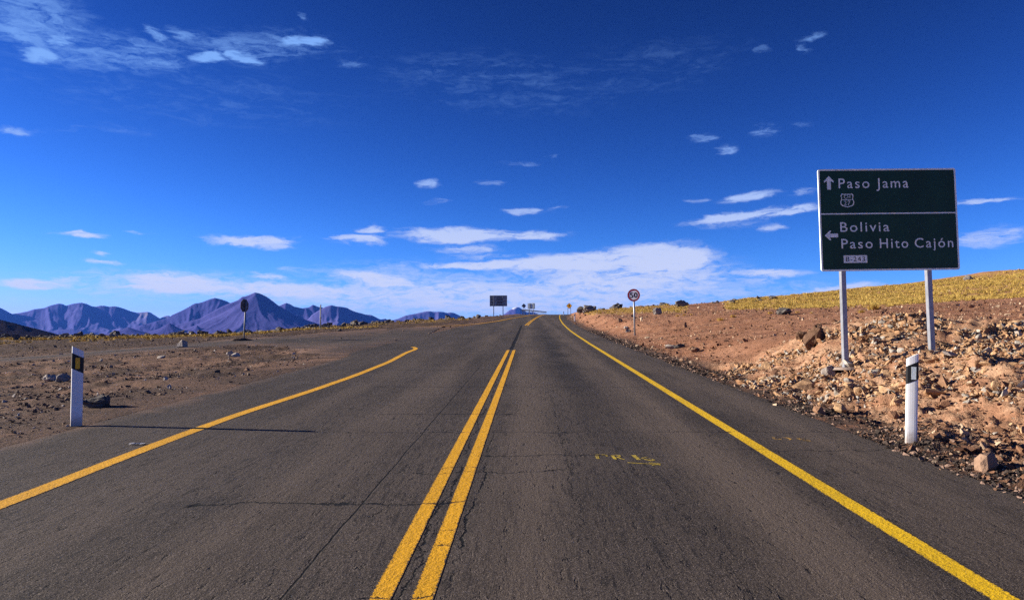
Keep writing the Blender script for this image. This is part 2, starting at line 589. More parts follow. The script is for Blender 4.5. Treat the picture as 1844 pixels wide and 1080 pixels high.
# ------------------------------------------------------------------ materials of the land
def soil_color(nt, p, left):
    n1 = nz(nt, p, 0.5, 5, .6)
    n2 = nz(nt, p, 4.0, 5, .65)
    n3 = nz(nt, p, 38.0, 3, .7)
    cr = mixc(nt, mapr(nt, n1, .32, .68), (.27, .125, .070), (.40, .21, .125))
    cl = mixc(nt, mapr(nt, n1, .36, .64), (.085, .057, .043), (.225, .138, .096))
    c = mixc(nt, left, cr, cl)
    c = mixc(nt, mapr(nt, n2, .3, .72, 0, .55), c, mixc(nt, 1.0, c, (.55, .50, .48), 'MULTIPLY'))
    return mixc(nt, mapr(nt, n3, .62, .78, 0, .5), c, mixc(nt, left, (.46, .30, .19), (.33, .27, .22))), n1, n2, n3


m_ground, nt, b = new_mat('ground_soil')
p = pos(nt)
sc_, n1, n2, n3 = soil_color(nt, p, attr(nt, 'left'))
sc_ = mixc(nt, mth(nt, 'MULTIPLY', attr(nt, 'dark'), .75), sc_, (.055, .036, .027))
stk = nz(nt, mk(nt, 'ShaderNodeMapping', {'Vector': p, 'Rotation': (0, 0, .35), 'Scale': (.22, 1.3, 1)}, vector_type='POINT').outputs[0], 1.0, 5, .62)
sc_ = mixc(nt, mth(nt, 'MULTIPLY', attr(nt, 'left'), mapr(nt, stk, .52, .66, 0, .72)), sc_, (.042, .029, .023))
bk = attr(nt, 'bank')
bcol = mixc(nt, mapr(nt, nz(nt, p, 2.2, 5, .6), .35, .65), (.32, .165, .095), (.46, .285, .175))
c = mixc(nt, bk, sc_, bcol)
vg = mth(nt, 'MULTIPLY', attr(nt, 'verge'), mapr(nt, nz(nt, p, 2.5, 4, .6), .25, .55))
c = mixc(nt, vg, c, mixc(nt, mapr(nt, nz(nt, p, 45, 2, .5), .4, .6), (.035, .030, .028), (.15, .095, .068)))
gr = attr(nt, 'grass')
c = mixc(nt, mth(nt, 'MULTIPLY', gr, mapr(nt, nz(nt, p, .9, 4, .6), .36, .60, 0, .8)), c, (.44, .27, .085))
h = mth(nt, 'ADD', mth(nt, 'MULTIPLY', n2, .5), mth(nt, 'ADD', mth(nt, 'MULTIPLY', n3, .22), mth(nt, 'MULTIPLY', nz(nt, p, 14, 4, .7), .35)))
finish(nt, b, c, .95, h, .11, 1.0, spec=.1)

# terrain sheet on rings round the viewpoint, out to the horizon
th = np.concatenate([np.arange(-46, 46.01, .125), np.arange(48, 312, 2.5)])
th = np.radians(th)
rr = np.concatenate([np.geomspace(1.4, 230, 440), np.geomspace(242, 30000, 90)])
RR, TH = np.meshgrid(rr, th, indexing='ij')
GX, GY = RR * np.sin(TH), RR * np.cos(TH)
GZ, ga = ground(GX, GY, True)
nr, nt_ = GX.shape
ii = np.arange(nr * nt_).reshape(nr, nt_)
jn = np.roll(ii, -1, axis=1)
quads = np.stack([ii[:-1], ii[1:], jn[1:], jn[:-1]], -1).reshape(-1, 4)[:, ::-1]
Vg = np.stack([GX, GY, GZ], -1).reshape(-1, 3)
cap = np.concatenate([Vg, [[0, 0, gz(0, 0)]]])
tri = np.stack([jn[0], ii[0], np.full(nt_, nr * nt_)], -1)
at = {k: np.concatenate([v.ravel(), [0]]) for k, v in ga.items()}
g_obj = mesh_np('ground', cap, [quads, tri[:, ::-1]], m_ground, smooth=True, attrs=at)
tag(g_obj, kind='structure')

# ------------------------------------------------------------------ roads
def crack_group():
    g = bpy.data.node_groups.new('road_cracks', 'ShaderNodeTree')
    g.interface.new_socket('Crack', in_out='OUTPUT', socket_type='NodeSocketFloat')
    t = g
    out = t.nodes.new('NodeGroupOutput')
    p = pos(t)
    s = mk(t, 'ShaderNodeSeparateXYZ', {0: p})
    X, Y = s.outputs[0], s.outputs[1]
    wob = mth(t, 'SUBTRACT', nz(t, p, 2.2, 5, .65), .5)
    wob2 = mth(t, 'SUBTRACT', nz(t, p, 1.1, 6, .7), .5)
    brk = nz(t, p, 1.7, 3, .6)
    acc = None
    # transverse cracks: (Y at X=0, slope, x0, x1, half width)
    for (y0, k, x0, x1, hw) in [(4.32, .05, -.68, -.52, .006), (4.75, .35, -1.0, -.50, .008), (5.15, -.5, -.68, -.50, .006), (5.75, -.1, -.68, -.52, .005), (6.9, .5, -.68, -.50, .006), (8.2, .2, -.95, -.5, .006), (6.62, .03, -2.9, -.5, .011), (7.9, .1, -1.4, .4, .006), (8.75, .05, -.6, 1.0, .009),
                                (10.4, .02, -2.8, 4.3, .006), (12.2, .04, -2.4, -.2, .012), (16.4, 0, -3.5, 2.4, .009), (21, .02, -3.8, -.6, .014), (28.5, 0, -4, 2, .014), (9.3, -.05, 2.2, 4.2, .005), (38, .02, -3, 3, .02)]:
        d = mth(t, 'ABSOLUTE', mth(t, 'SUBTRACT', mth(t, 'ADD', Y, mth(t, 'MULTIPLY', wob, .55)), mth(t, 'ADD', mth(t, 'MULTIPLY', X, k), y0)))
        l = mth(t, 'MULTIPLY', mapr(t, d, hw, hw * 2.2, 1, 0), mth(t, 'MULTIPLY', mapr(t, X, x0, x0 + .08, 0, 1), mapr(t, X, x1 - .08, x1, 1, 0)))
        acc = l if acc is None else mth(t, 'MAXIMUM', acc, l)
    # long cracks and seams
    for (x0, wv, y0, y1, hw, bl) in [(-1.42, .03, -5, 24, .0045, 0), (.42, .20, 5.5, 16, .003, 1), (-.47, .16, 3, 10.5, .006, 1), (1.25, .3, 3, 9, .0025, 1), (-.72, .22, 3.5, 33, .006, 1), (-.72, .12, 31, 78, .05, 0)]:
        d = mth(t, 'ABSOLUTE', mth(t, 'SUBTRACT', mth(t, 'ADD', X, mth(t, 'MULTIPLY', wob2, wv * 2)), x0))
        l = mth(t, 'MULTIPLY', mapr(t, d, hw, hw * 2.2, 1, 0), mth(t, 'MULTIPLY', mapr(t, Y, y0, y0 + 1, 0, 1), mapr(t, Y, y1 - 1, y1, 1, 0)))
        if bl: l = mth(t, 'MULTIPLY', l, mapr(t, brk, .42, .52))
        acc = mth(t, 'MAXIMUM', acc, l)
    vor = mk(t, 'ShaderNodeTexVoronoi', {'Vector': vm(t, 'ADD', p, vm(t, 'SCALE', p)), 'Scale': .9}, feature='DISTANCE_TO_EDGE')
    t.nodes.remove(vor)
    t.links.new(acc, out.inputs[0])
    return g


G_CR = crack_group()


def crack_out(nt):
    n = nt.nodes.new('ShaderNodeGroup')
    n.node_tree = G_CR
    return n.outputs[0]


m_road, nt, b = new_mat('asphalt')
p = pos(nt)
sx = mk(nt, 'ShaderNodeSeparateXYZ', {0: p})
str_ = vm(nt, 'MULTIPLY', p, (1.0, .05, 1.0))
lanes = nz(nt, str_, 1.6, 4, .55)
fine = nz(nt, vm(nt, 'MULTIPLY', p, (1.0, .10, 1.0)), 22, 3, .6)
agg = nz(nt, p, 75, 3, .8)
agg2 = nz(nt, p, 30, 3, .75)
patch = nz(nt, p, .33, 4, .55)
c = mixc(nt, mapr(nt, lanes, .3, .7), (.036, .0285, .0225), (.080, .0630, .0510))
c = mixc(nt, mapr(nt, patch, .38, .66, 0, .6), c, (.084, .067, .056))
# tyre-darkened wheel tracks of the right lane and a patched strip
tx = mth(nt, 'ADD', sx.outputs[0], mth(nt, 'MULTIPLY', mth(nt, 'SUBTRACT', nz(nt, p, .25, 3, .5), .5), .8))
tr1 = mth(nt, 'MULTIPLY', mapr(nt, mth(nt, 'ABSOLUTE', mth(nt, 'SUBTRACT', tx, 1.0)), .1, .6, 1, 0), mapr(nt, sx.outputs[1], 12, 22, 0.25, 1))
tr1 = mth(nt, 'MULTIPLY', tr1, mapr(nt, sx.outputs[1], 45, 75, 1, .35))
tr1 = mth(nt, 'MULTIPLY', tr1, mapr(nt, nz(nt, vm(nt, 'MULTIPLY', p, (1, .35, 1)), 1.3, 4, .6), .38, .58))
TR1 = mth(nt, 'MULTIPLY', tr1, .85)
# oil-dark blot in the left lane
dv = mk(nt, 'ShaderNodeMapping', {'Vector': p, 'Location': (-2.75, 6.45, 0), 'Scale': (.75, .45, 1)}, vector_type='TEXTURE').outputs[0]
dl = mk(nt, 'ShaderNodeVectorMath', {0: mk(nt, 'ShaderNodeVectorMath', {0: dv, 1: (1, 1, 0)}, operation='MULTIPLY').outputs[0]}, operation='LENGTH').outputs['Value']
c = mixc(nt, mth(nt, 'MULTIPLY', mapr(nt, dl, .2, 1.2, .55, 0), mapr(nt, nz(nt, p, 2.5, 4, .6), .35, .6)), c, (.022, .02, .02))
c = mixc(nt, mapr(nt, fine, .52, .68, 0, .75), c, (.014, .0115, .010))
c = mixc(nt, mapr(nt, agg2, .50, .34, 0, .8), c, (.010, .008, .007))
wt1 = None
for (bx_, hw_, am_) in [(-.05, .42, .75), (1.95, .55, 1.0), (-2.15, .5, .7), (-3.6, .4, .5), (3.5, .7, .8)]:
    b1 = mapr(nt, mth(nt, 'ABSOLUTE', mth(nt, 'SUBTRACT', tx, bx_)), hw_ * .25, hw_ * 1.3, am_, 0)
    wt1 = b1 if wt1 is None else mth(nt, 'MAXIMUM', wt1, b1)
c = mixc(nt, mth(nt, 'MULTIPLY', wt1, mapr(nt, lanes, .3, .65, .2, .8)), c, (.112, .086, .067))
c = mixc(nt, TR1, c, (.016, .014, .013))
pit = nz(nt, vm(nt, 'MULTIPLY', p, (1.0, .28, 1.0)), 15, 4, .7)
c = mixc(nt, mapr(nt, pit, .60, .68, 0, .85), c, (.009, .007, .006))
c = mixc(nt, mapr(nt, agg, .54, .68, 0, .9), c, (.27, .22, .19))
c = mixc(nt, mapr(nt, mk(nt, 'ShaderNodeTexVoronoi', {'Vector': p, 'Scale': 38.0}).outputs[0], .16, .05, 0, .8), c, (.34, .29, .26))
dustn = nz(nt, p, .8, 5, .65)
lftn = attr(nt, 'edge')
dirt, q1, q2, q3 = soil_color(nt, p, 1.0)
df = mapr(nt, mth(nt, 'ADD', lftn, mth(nt, 'MULTIPLY', mth(nt, 'SUBTRACT', dustn, .5), 1.6)), .05, .85, .95, 0)
c = mixc(nt, df, c, dirt)
cr = crack_out(nt)
c = mixc(nt, cr, c, (.004, .004, .004))
hh = mth(nt, 'ADD', mth(nt, 'MULTIPLY', agg, .55), mth(nt, 'ADD', mth(nt, 'MULTIPLY', agg2, .6), mth(nt, 'MULTIPLY', fine, .35)))
hh = mth(nt, 'SUBTRACT', hh, mth(nt, 'ADD', mth(nt, 'MULTIPLY', cr, 1.5), mapr(nt, pit, .58, .70, 0, .8)))
finish(nt, b, c, .86, hh, .018, 1.0, spec=.16)


def strip(name, Ys, offs, zoff, mat, attrs_fn=None, skirt=None):
    """road sheet: a row of vertices for every Y; offs(Y) gives the offsets from the centre line"""
    rows = []
    for Y in Ys:
        o = offs(Y)
        rows.append(np.stack([c_road(Y) + o, np.full(len(o), Y), z_road(Y) + zoff(o, Y)], -1))
    V = np.array(rows)
    n, m = V.shape[:2]
    ii = np.arange(n * m).reshape(n, m)
    q = np.stack([ii[:-1, :-1], ii[:-1, 1:], ii[1:, 1:], ii[1:, :-1]], -1).reshape(-1, 4)
    return V.reshape(-1, 3), q, n, m


YR = np.concatenate([np.arange(-12, 40, .16), np.arange(40, 340, 1.0)])
base_off = np.linspace(0, 1, 30)


def road_offs(Y):
    redge = 5.05 + .07 * (float(fbm(np.array(Y * .5), np.array(3.0), 3, 61)) - .5) + .05 * (float(vnoise(np.array(Y * 3.1), np.array(1.0), 62)) - .5) + .03 * (float(vnoise(np.array(Y * 9.0), np.array(5.0), 63)) - .5)
    ledge = -6.1 if Y < 72 else -6.1 + min(1.0, (Y - 72) / 30) * 1.0
    o = ledge + base_off * (redge - ledge)
    return np.concatenate([o, [redge + .012, redge + .03]])


def road_z(o, Y):
    z = np.zeros(len(o))
    z -= .035 * sstep(-5.3, -6.1, o) * (1 - sstep(25, 30, Y) * sstep(75, 68, Y))
    z[-2] = -.03
    z[-1] = -.16
    return z


V, q, n, m = strip('road', YR, road_offs, road_z, m_road)
edge = V[:, 0] - c_road(V[:, 1]) + 6.1 - np.where(V[:, 1] > 72, np.minimum(1, (V[:, 1] - 72) / 30), 0)
edge = np.where((V[:, 1] > 25) & (V[:, 1] < 74), edge + 2.5 * sstep(25, 31, V[:, 1]) * sstep(74, 67, V[:, 1]), edge)
tag(mesh_np('road', V, q, m_road, smooth=False, attrs={'edge': edge}), kind='structure')

# side road turning off to the left
rows, edg = [], []
kk = 40
sn = np.array(SIDE_NEAR, float)
sf = np.array(SIDE_FAR, float)
tt = np.linspace(0, len(sn) - 1, kk)
for t_ in tt:
    a = [np.interp(t_, np.arange(len(sn)), sn[:, i]) for i in (0, 1)]
    f_ = [np.interp(t_, np.arange(len(sf)), sf[:, i]) for i in (0, 1)]
    A = np.array(ground_at(a[0], a[1], ground0)[:2])
    B = np.array(ground_at(f_[0], f_[1], ground0)[:2])
    for s_ in np.linspace(-.06, 1.06, 14):
        q_ = A + (B - A) * s_
        rows.append(q_)
        edg.append(min(s_ + .06, 1.06 - s_) * 3.2)
rows = np.array(rows)
edg = np.array(edg)
# keep clear of the main road sheet
zz = ground0(rows[:, 0], rows[:, 1]) + .022 - .06 * sstep(.25, 0, edg)
off_ = rows[:, 0] - c_road(rows[:, 1])
zz = np.where(off_ > -6.3, zz - .05 * sstep(-6.3, -5.6, off_), zz)
ii = np.arange(kk * 14).reshape(kk, 14)
q = np.stack([ii[:-1, :-1], ii[1:, :-1], ii[1:, 1:], ii[:-1, 1:]], -1).reshape(-1, 4)
tag(mesh_np('side_road', np.column_stack([rows, zz]), q, m_road, smooth=True, attrs={'edge': edg * .55 - .05}), kind='structure')


# painted lines
def paint_mat(name, col, wear):
    m, nt, b = new_mat(name)
    p = pos(nt)
    w1 = nz(nt, p, 55, 3, .65)
    w2 = nz(nt, vm(nt, 'MULTIPLY', p, (1, .25, 1)), 9, 4, .65)
    cr = crack_out(nt)
    c = mixc(nt, mapr(nt, nz(nt, p, 1.4, 4, .6), .3, .7), col, tuple(x * .84 for x in col))
    c = mixc(nt, mapr(nt, w1, .60, .72, 0, .6), c, tuple(x * .45 for x in col))
    hole = mapr(nt, mth(nt, 'ADD', mth(nt, 'MULTIPLY', w1, .5), mth(nt, 'MULTIPLY', w2, .5)), wear, wear + .05)
    eg = attr(nt, 'edge')
    hole = mth(nt, 'MAXIMUM', hole, mapr(nt, mth(nt, 'ADD', eg, mth(nt, 'MULTIPLY', mth(nt, 'SUBTRACT', w1, .5), .9)), .02, .14, 1, 0))
    c = mixc(nt, hole, c, (.05, .042, .036))
    c = mixc(nt, mth(nt, 'MULTIPLY', cr, .93), c, (.05, .025, .004))
    finish(nt, b, c, .72, mth(nt, 'SUBTRACT', mth(nt, 'ADD', mth(nt, 'MULTIPLY', w1, .6), nz(nt, p, 20, 3, .6)), cr), .008, 1.0, spec=.25)
    return m


m_yel = paint_mat('yellow_paint', (.76, .385, .009), .61)
m_yel2 = paint_mat('bright_yellow_paint', (.76, .47, .007), .61)
m_fade = paint_mat('faded_spray_paint', (.55, .40, .04), .505)
m_fade2 = paint_mat('faded_orange_paint', (.55, .32, .06), .485)


def line_strip(name, ctr, width, mat, zo=.0022):
    ctr = np.array(ctr)
    d = np.gradient(ctr, axis=0)
    d /= np.linalg.norm(d, axis=1)[:, None]
    nrm = np.stack([d[:, 1], -d[:, 0]], -1)
    us = np.array([-1, -.8, 0, .8, 1])
    w = width / 2 * (1 + .06 * (fbm(ctr[:, 1] * 1.3, ctr[:, 0], 3, 71) - .5))
    rows = ctr[:, None, :] + nrm[:, None, :] * us[None, :, None] * w[:, None, None]
    z = z_road(rows[..., 1]) + zo + .00008 * np.abs(rows[..., 1])
    V = np.concatenate([rows, z[..., None]], -1)
    n, m = V.shape[:2]
    ii = np.arange(n * m).reshape(n, m)
    q = np.stack([ii[:-1, :-1], ii[:-1, 1:], ii[1:, 1:], ii[1:, :-1]], -1).reshape(-1, 4)
    e = np.broadcast_to(1 - np.abs(us)[None, :], (n, m)).copy()
    e = e * 1.0 + 0
    e[0] = 0
    e[-1] = 0
    return tag(mesh_np(name, V.reshape(-1, 3), q, mat, smooth=True, attrs={'edge': e}), kind='structure')


def off_line(y0, y1, o):
    Y = np.concatenate([np.arange(y0, min(y1, 40), .2), np.arange(max(y0, 40), y1, 1.0)])
    return np.stack([c_road(Y) + o, Y], -1)


for o in (-.122, .118):
    line_strip('centre_line', off_line(-6, 31.4, o), .128, m_yel)
    line_strip('centre_line', off_line(77, 300, o), .15, m_yel)
Yr = np.concatenate([np.arange(-6, 40, .2), np.arange(40, 300, 1.0)])
xr = np.interp(Yr, [-6, 4.4, 11, 27.5, 42.6, 60, 83, 120, 165, 300], [2.66, 2.70, 2.74, 2.84, 2.93, 3.16, 3.66, 4.75, 6.55, 17.5])
for _ in range(3):
    xr = np.convolve(np.pad(xr, 6, 'edge'), np.ones(13) / 13, 'valid')
xr[:4] = 2.66
line_strip('edge_line', np.stack([xr, Yr], -1), .17, m_yel2)


def plane_pt(px, py):
    return ground_at(px, py, lambda X, Y: z_road(Y))[:2]


pl = [plane_pt(*q_) for q_ in [(-260, 1003), (0, 911), (150, 851), (300, 793), (420, 749), (560, 704), (640, 676), (700, 652)]]
pl = pl + [(-4.72, 29.8), (-4.68, 31.2), (-4.76, 32.4), (-5.0, 33.5), (-5.3, 34.2)]
pl = np.array(pl)
s_ = np.concatenate([[0], np.cumsum(np.linalg.norm(np.diff(pl, axis=0), axis=1))])
ss = np.linspace(0, s_[-1], 220)
pls = np.stack([np.interp(ss, s_, pl[:, i]) for i in (0, 1)], -1)
for _ in range(2):
    k = 5
    pp = np.pad(pls, ((k, k), (0, 0)), 'edge')
    pls = np.stack([np.convolve(pp[:, i], np.ones(2 * k + 1) / (2 * k + 1), 'valid') for i in (0, 1)], -1)
line_strip('edge_line', pls[2:-2], .20, m_yel)
pl = np.array([(-10.5, 71), (-9, 72.2), (-7.3, 75.5), (-5.6, 83), (-4.0, 100), (-2.75, 120), (-1.0, 140), (.55, 160), (2.6, 180), (9, 230)])
s_ = np.concatenate([[0], np.cumsum(np.linalg.norm(np.diff(pl, axis=0), axis=1))])
ss = np.linspace(0, s_[-1], 200)
line_strip('edge_line', np.stack([np.interp(ss, s_, pl[:, i]) for i in (0, 1)], -1), .30, m_yel, .03)


# survey marks sprayed on the asphalt
def road_marks(name, strokes, mat):
    bm = bmesh.new()
    lay = bm.verts.layers.float.new('edge')
    for (pts, w) in strokes:
        pts = [Vector((*plane_pt(*p_), 0)) for p_ in pts]
        for i in range(len(pts) - 1):
            a, b_ = pts[i], pts[i + 1]
            d = (b_ - a).normalized()
            nn = Vector((d.y, -d.x, 0)) * w
            vs = []
            for q_ in (a - nn, b_ - nn, b_ + nn, a + nn):
                v = bm.verts.new((q_.x, q_.y, float(z_road(q_.y)) + .0022 + .0006 * (i % 2)))
                v[lay] = .6
                vs.append(v)
            bm.faces.new(vs)
    return tag(bm_obj(name, bm, mat), kind='structure')


S_ = lambda x, y: (1050 + x * 160 / 1844, 805 + y * 45 / 519)
road_marks('survey_mark', [
    ([S_(275, 150), S_(310, 245)], .018), ([S_(275, 152), S_(460, 158), S_(500, 190)], .012),
    ([S_(600, 165), S_(670, 250)], .018), ([S_(600, 165), S_(740, 168), S_(770, 195), S_(700, 205), S_(800, 245), S_(860, 258)], .012),
    ([S_(1040, 170), S_(1160, 268)], .024), ([S_(1330, 205), S_(1225, 225), S_(1260, 250), S_(1400, 240), S_(1480, 262), S_(1420, 282), S_(1280, 262)], .013),
    ([S_(920, 322), S_(1200, 340), S_(1500, 352), S_(1610, 372)], .011), ([S_(1370, 325), S_(1600, 350), S_(1430, 378)], .010)], m_fade)
S_ = lambda x, y: (1370 + x * 110 / 1844, 770 + y * 40 / 671)
road_marks('survey_mark', [
    ([S_(370, 280), S_(400, 335), S_(640, 360)], .016), ([S_(640, 300), S_(800, 305), S_(910, 350), S_(830, 375)], .014),
    ([S_(1090, 320), S_(1310, 330)], .014), ([S_(1100, 325), S_(1220, 365), S_(1450, 380), S_(1490, 405), S_(1240, 395)], .013)], m_fade2)

# ------------------------------------------------------------------ mountains
PXM = {}


def mountain_mat(name, base_tone, dark, nsc, snow=None, pale=None):
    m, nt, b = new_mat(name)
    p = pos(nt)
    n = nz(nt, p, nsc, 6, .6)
    c = mixc(nt, mapr(nt, n, .36, .64), base_tone, dark)  # two rock tones mixed at random by noise
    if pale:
        c = mixc(nt, mapr(nt, nz(nt, vm(nt, 'ADD', p, (5000., 900., 0.)), nsc * .55, 4, .5), .56, .66, 0, .8), c, pale)
    if snow:
        zc = mk(nt, 'ShaderNodeSeparateXYZ', {0: p}).outputs[2]
        sn_ = mth(nt, 'ADD', zc, mth(nt, 'MULTIPLY', mth(nt, 'SUBTRACT', nz(nt, p, nsc * 3, 5, .65), .5), snow[1]))
        c = mixc(nt, mapr(nt, sn_, snow[0], snow[0] + 60), c, (.8, .82, .85))
    finish(nt, b, c, 1.0, nz(nt, p, nsc * 5, 6, .65), 22, .5, spec=0)
    return m


def mountain(name, D, sky_, px0, px1, mat, L=60, depth=230, step=1.8, rough=4.0, seed=0, shelf=(), base=-14, spur=1.0, cone=None):
    """a range at distance D whose crest follows sky_ (photo pixels); flanks fall away on both sides, cut by spurs and gullies"""
    u = D / F
    xs = np.arange(px0, px1 + .1, step)
    ys = np.arange(-depth, depth * .6 + .1, step * 1.5)
    A, B = np.meshgrid(xs, ys, indexing='ij')
    sp = np.array(sky_, float)
    Bw = B + 16 * (fbm(A / 30, B / 30 + 5, 3, seed + 1) - .5) * sstep(0, 25, np.abs(B))
    far = np.clip(np.abs(Bw) / L, 0, 4)
    wx = A + spur * 26 * (fbm(A / 34, B / 60, 3, seed + 2) - .5) * sstep(0, 40, np.abs(B))
    crest = HORY - np.interp(wx, sp[:, 0], sp[:, 1])
    # the lower the flank, the smoother the outline of the crest above it
    k = np.ones(41) / 41
    smooth = HORY - np.convolve(np.pad(np.interp(xs, sp[:, 0], sp[:, 1]), 20, 'edge'), k, 'valid')
    sm = np.interp(wx, xs, smooth)
    t = sstep(.1, 1.2, far)
    crest = crest * (1 - t) + sm * t
    fall = np.exp(-far ** 1.15)
    h_ = base + (crest - base) * fall
    # spurs run down from the crest towards the viewer
    rg = ridged(wx / 26 + .35 * fbm(A / 50, B / 50, 2, seed + 6), B / 150, 4, seed + 11) - .52
    am = rough * (1 - np.exp(-np.abs(B) / 9)) * np.clip((h_ - base) / 26, 0, 1.25)
    h_ = h_ + am * rg * 2.0
    h_ = h_ + (fbm(A / 6, B / 12, 4, seed + 15) - .5) * np.clip((h_ - base) / 30, 0, 1) * (1.2 * sstep(0, 6, np.abs(B)) + .5)
    if cone:
        for (cx, cy, drop, rad, dy) in cone:
            r_ = np.hypot(wx - cx, B - dy)
            g = ridged(np.arctan2(wx - cx, dy - B) * 2.2 + cx, r_ / 160, 4, seed + 21) - .5
            c_ = (HORY - cy) - drop * (1 - np.exp(-r_ / rad)) + g * drop * .13 * np.clip(r_ / rad, 0, 1) * np.exp(-r_ / rad * .7)
            h_ = np.maximum(h_, c_)
    for (cx, cy, sx_, sy_, hh_) in shelf:
        q = np.exp(-(np.abs((wx - cx) / sx_) ** 2.4) - ((B - cy) / sy_) ** 2)
        h_ = h_ + hh_ * q
    ed = sstep(0, 14, A - px0) * sstep(0, 14, px1 - A) * sstep(0, 40, B + depth) * sstep(0, 30, depth * .6 - B)
    h_ = h_ * ed + (-40) * (1 - ed)
    azm = np.arctan((A - W / 2) / F) - YAW
    dist = (D + B * u) / np.cos(azm + YAW)
    Z = CAM_Z + h_ * u
    V = np.stack([dist * np.sin(azm), dist * np.cos(azm), Z], -1).reshape(-1, 3)
    n, m = A.shape
    ii = np.arange(n * m).reshape(n, m)
    q = np.stack([ii[:-1, :-1], ii[1:, :-1], ii[1:, 1:], ii[:-1, 1:]], -1).reshape(-1, 4)
    return tag(mesh_np(name, V, q, mat, smooth=True), kind='structure')


MP, MD = (.082, .080, .235), (.060, .058, .180)  # purple rock, with the blue of distant haze put into the base colours
mm1 = mountain_mat('haze_blue_rock', MP, MD, 1 / 1100)
mm2 = mountain_mat('pale_haze_rock', (.125, .120, .30), (.092, .090, .245), 1 / 1900, pale=(.34, .31, .31))  # lighter version, haze blue also put into its colour, with pale patches
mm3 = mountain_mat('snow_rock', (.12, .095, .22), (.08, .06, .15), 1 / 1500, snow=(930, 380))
mm4 = mountain_mat('dark_hill_rock', (.030, .024, .026), (.018, .015, .017), 1 / 160)  # near-black tone over the whole near hill
SKY_A = [(-360, 566), (-200, 548), (-60, 530), (-30, 541), (0, 554), (12, 560), (21, 565), (35, 563), (50, 560), (62, 556), (72, 555), (80, 554), (92, 549), (105, 546), (112, 547), (118, 550), (128, 547), (140, 545), (147, 545),
         (155, 547), (165, 551), (172, 552), (180, 550), (188, 550), (196, 552), (205, 551), (212, 552), (222, 555), (235, 560), (248, 563), (256, 562), (265, 561), (272, 563), (280, 568), (288, 573), (296, 569), (304, 568), (312, 572), (340, 585), (420, 600)]
SKY_B = [(200, 602), (285, 577), (300, 573), (310, 567), (325, 560), (340, 552), (350, 546), (358, 545), (365, 543), (375, 539), (386, 536), (395, 538), (405, 541), (412, 544), (440, 556), (480, 560), (500, 552), (508, 548), (515, 545), (522, 547),
         (530, 552), (545, 555), (556, 553), (563, 548), (570, 551), (582, 554), (600, 566), (640, 585), (700, 604)]
SKY_C = [(120, 612), (200, 604), (250, 598), (300, 590), (360, 573), (400, 551), (412, 546), (428, 540), (435, 534), (441, 533), (447, 531), (458, 526), (464, 527), (470, 529), (480, 534), (490, 541), (500, 549), (512, 556), (530, 566), (550, 575), (570, 582), (590, 588), (640, 598), (720, 606)]
SKY_D = [(500, 600), (530, 590), (548, 581), (556, 573), (562, 566), (575, 558), (585, 552), (597, 549), (605, 551), (615, 552), (625, 554), (632, 558), (640, 561), (650, 564), (658, 566), (668, 567), (675, 570), (685, 575), (690, 574), (694, 573), (700, 577), (715, 585), (760, 598)]
SKY_E = [(660, 595), (690, 581), (705, 577), (718, 573), (730, 568), (738, 566), (745, 565), (758, 562), (768, 560), (774, 560), (785, 561), (797, 561), (805, 563), (812, 562), (818, 563), (828, 568), (838, 573), (845, 578), (880, 592)]
SKY_S = [(850, 590), (880, 580), (905, 567), (915, 560), (923, 554), (929, 552), (935, 553), (940, 556), (946, 561), (952, 562), (960, 561), (968, 565), (985, 574), (1040, 596)]
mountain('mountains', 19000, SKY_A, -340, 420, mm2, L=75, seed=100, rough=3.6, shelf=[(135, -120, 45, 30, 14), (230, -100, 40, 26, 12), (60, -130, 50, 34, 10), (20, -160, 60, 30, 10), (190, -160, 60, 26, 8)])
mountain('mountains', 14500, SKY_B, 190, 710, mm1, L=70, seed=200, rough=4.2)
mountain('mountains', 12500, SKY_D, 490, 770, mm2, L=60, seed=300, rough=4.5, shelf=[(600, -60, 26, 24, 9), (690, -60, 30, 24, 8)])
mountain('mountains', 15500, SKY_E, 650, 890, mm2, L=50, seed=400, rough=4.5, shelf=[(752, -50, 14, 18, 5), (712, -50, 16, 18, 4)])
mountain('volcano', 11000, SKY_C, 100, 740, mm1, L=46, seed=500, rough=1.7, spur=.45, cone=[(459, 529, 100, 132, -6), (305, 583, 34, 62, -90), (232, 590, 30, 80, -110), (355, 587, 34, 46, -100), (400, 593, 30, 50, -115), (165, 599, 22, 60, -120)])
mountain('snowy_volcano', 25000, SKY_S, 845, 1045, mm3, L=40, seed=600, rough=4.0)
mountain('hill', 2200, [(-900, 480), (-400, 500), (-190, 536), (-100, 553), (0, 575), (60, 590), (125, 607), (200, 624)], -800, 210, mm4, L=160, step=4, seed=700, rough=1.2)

# ------------------------------------------------------------------ materials of the objects
def simple_mat(name, col, rough=.6, bump=0.0, bscale=30, spec=.3, metal=0.0, vary=.12, vscale=3.0, dirt=None):
    m, nt, b = new_mat(name)
    p = objco(nt)
    c = mixc(nt, mapr(nt, nz(nt, p, vscale, 5, .6), .3, .7), tuple(x * (1 - vary) for x in col), tuple(min(1, x * (1 + vary)) for x in col))
    if dirt:
        z = mk(nt, 'ShaderNodeSeparateXYZ', {0: p}).outputs[2]
        f = mth(nt, 'MULTIPLY', mapr(nt, mth(nt, 'ADD', z, mth(nt, 'MULTIPLY', mth(nt, 'SUBTRACT', nz(nt, p, 14, 4, .6), .5), .25)), 0.0, dirt, .65, 0), 1.0)
        c = mixc(nt, f, c, (.24, .16, .11))
    hgt = nz(nt, p, bscale, 4, .6) if bump else None
    finish(nt, b, c, rough, hgt, .01, bump, spec=spec, metal=metal)
    return m


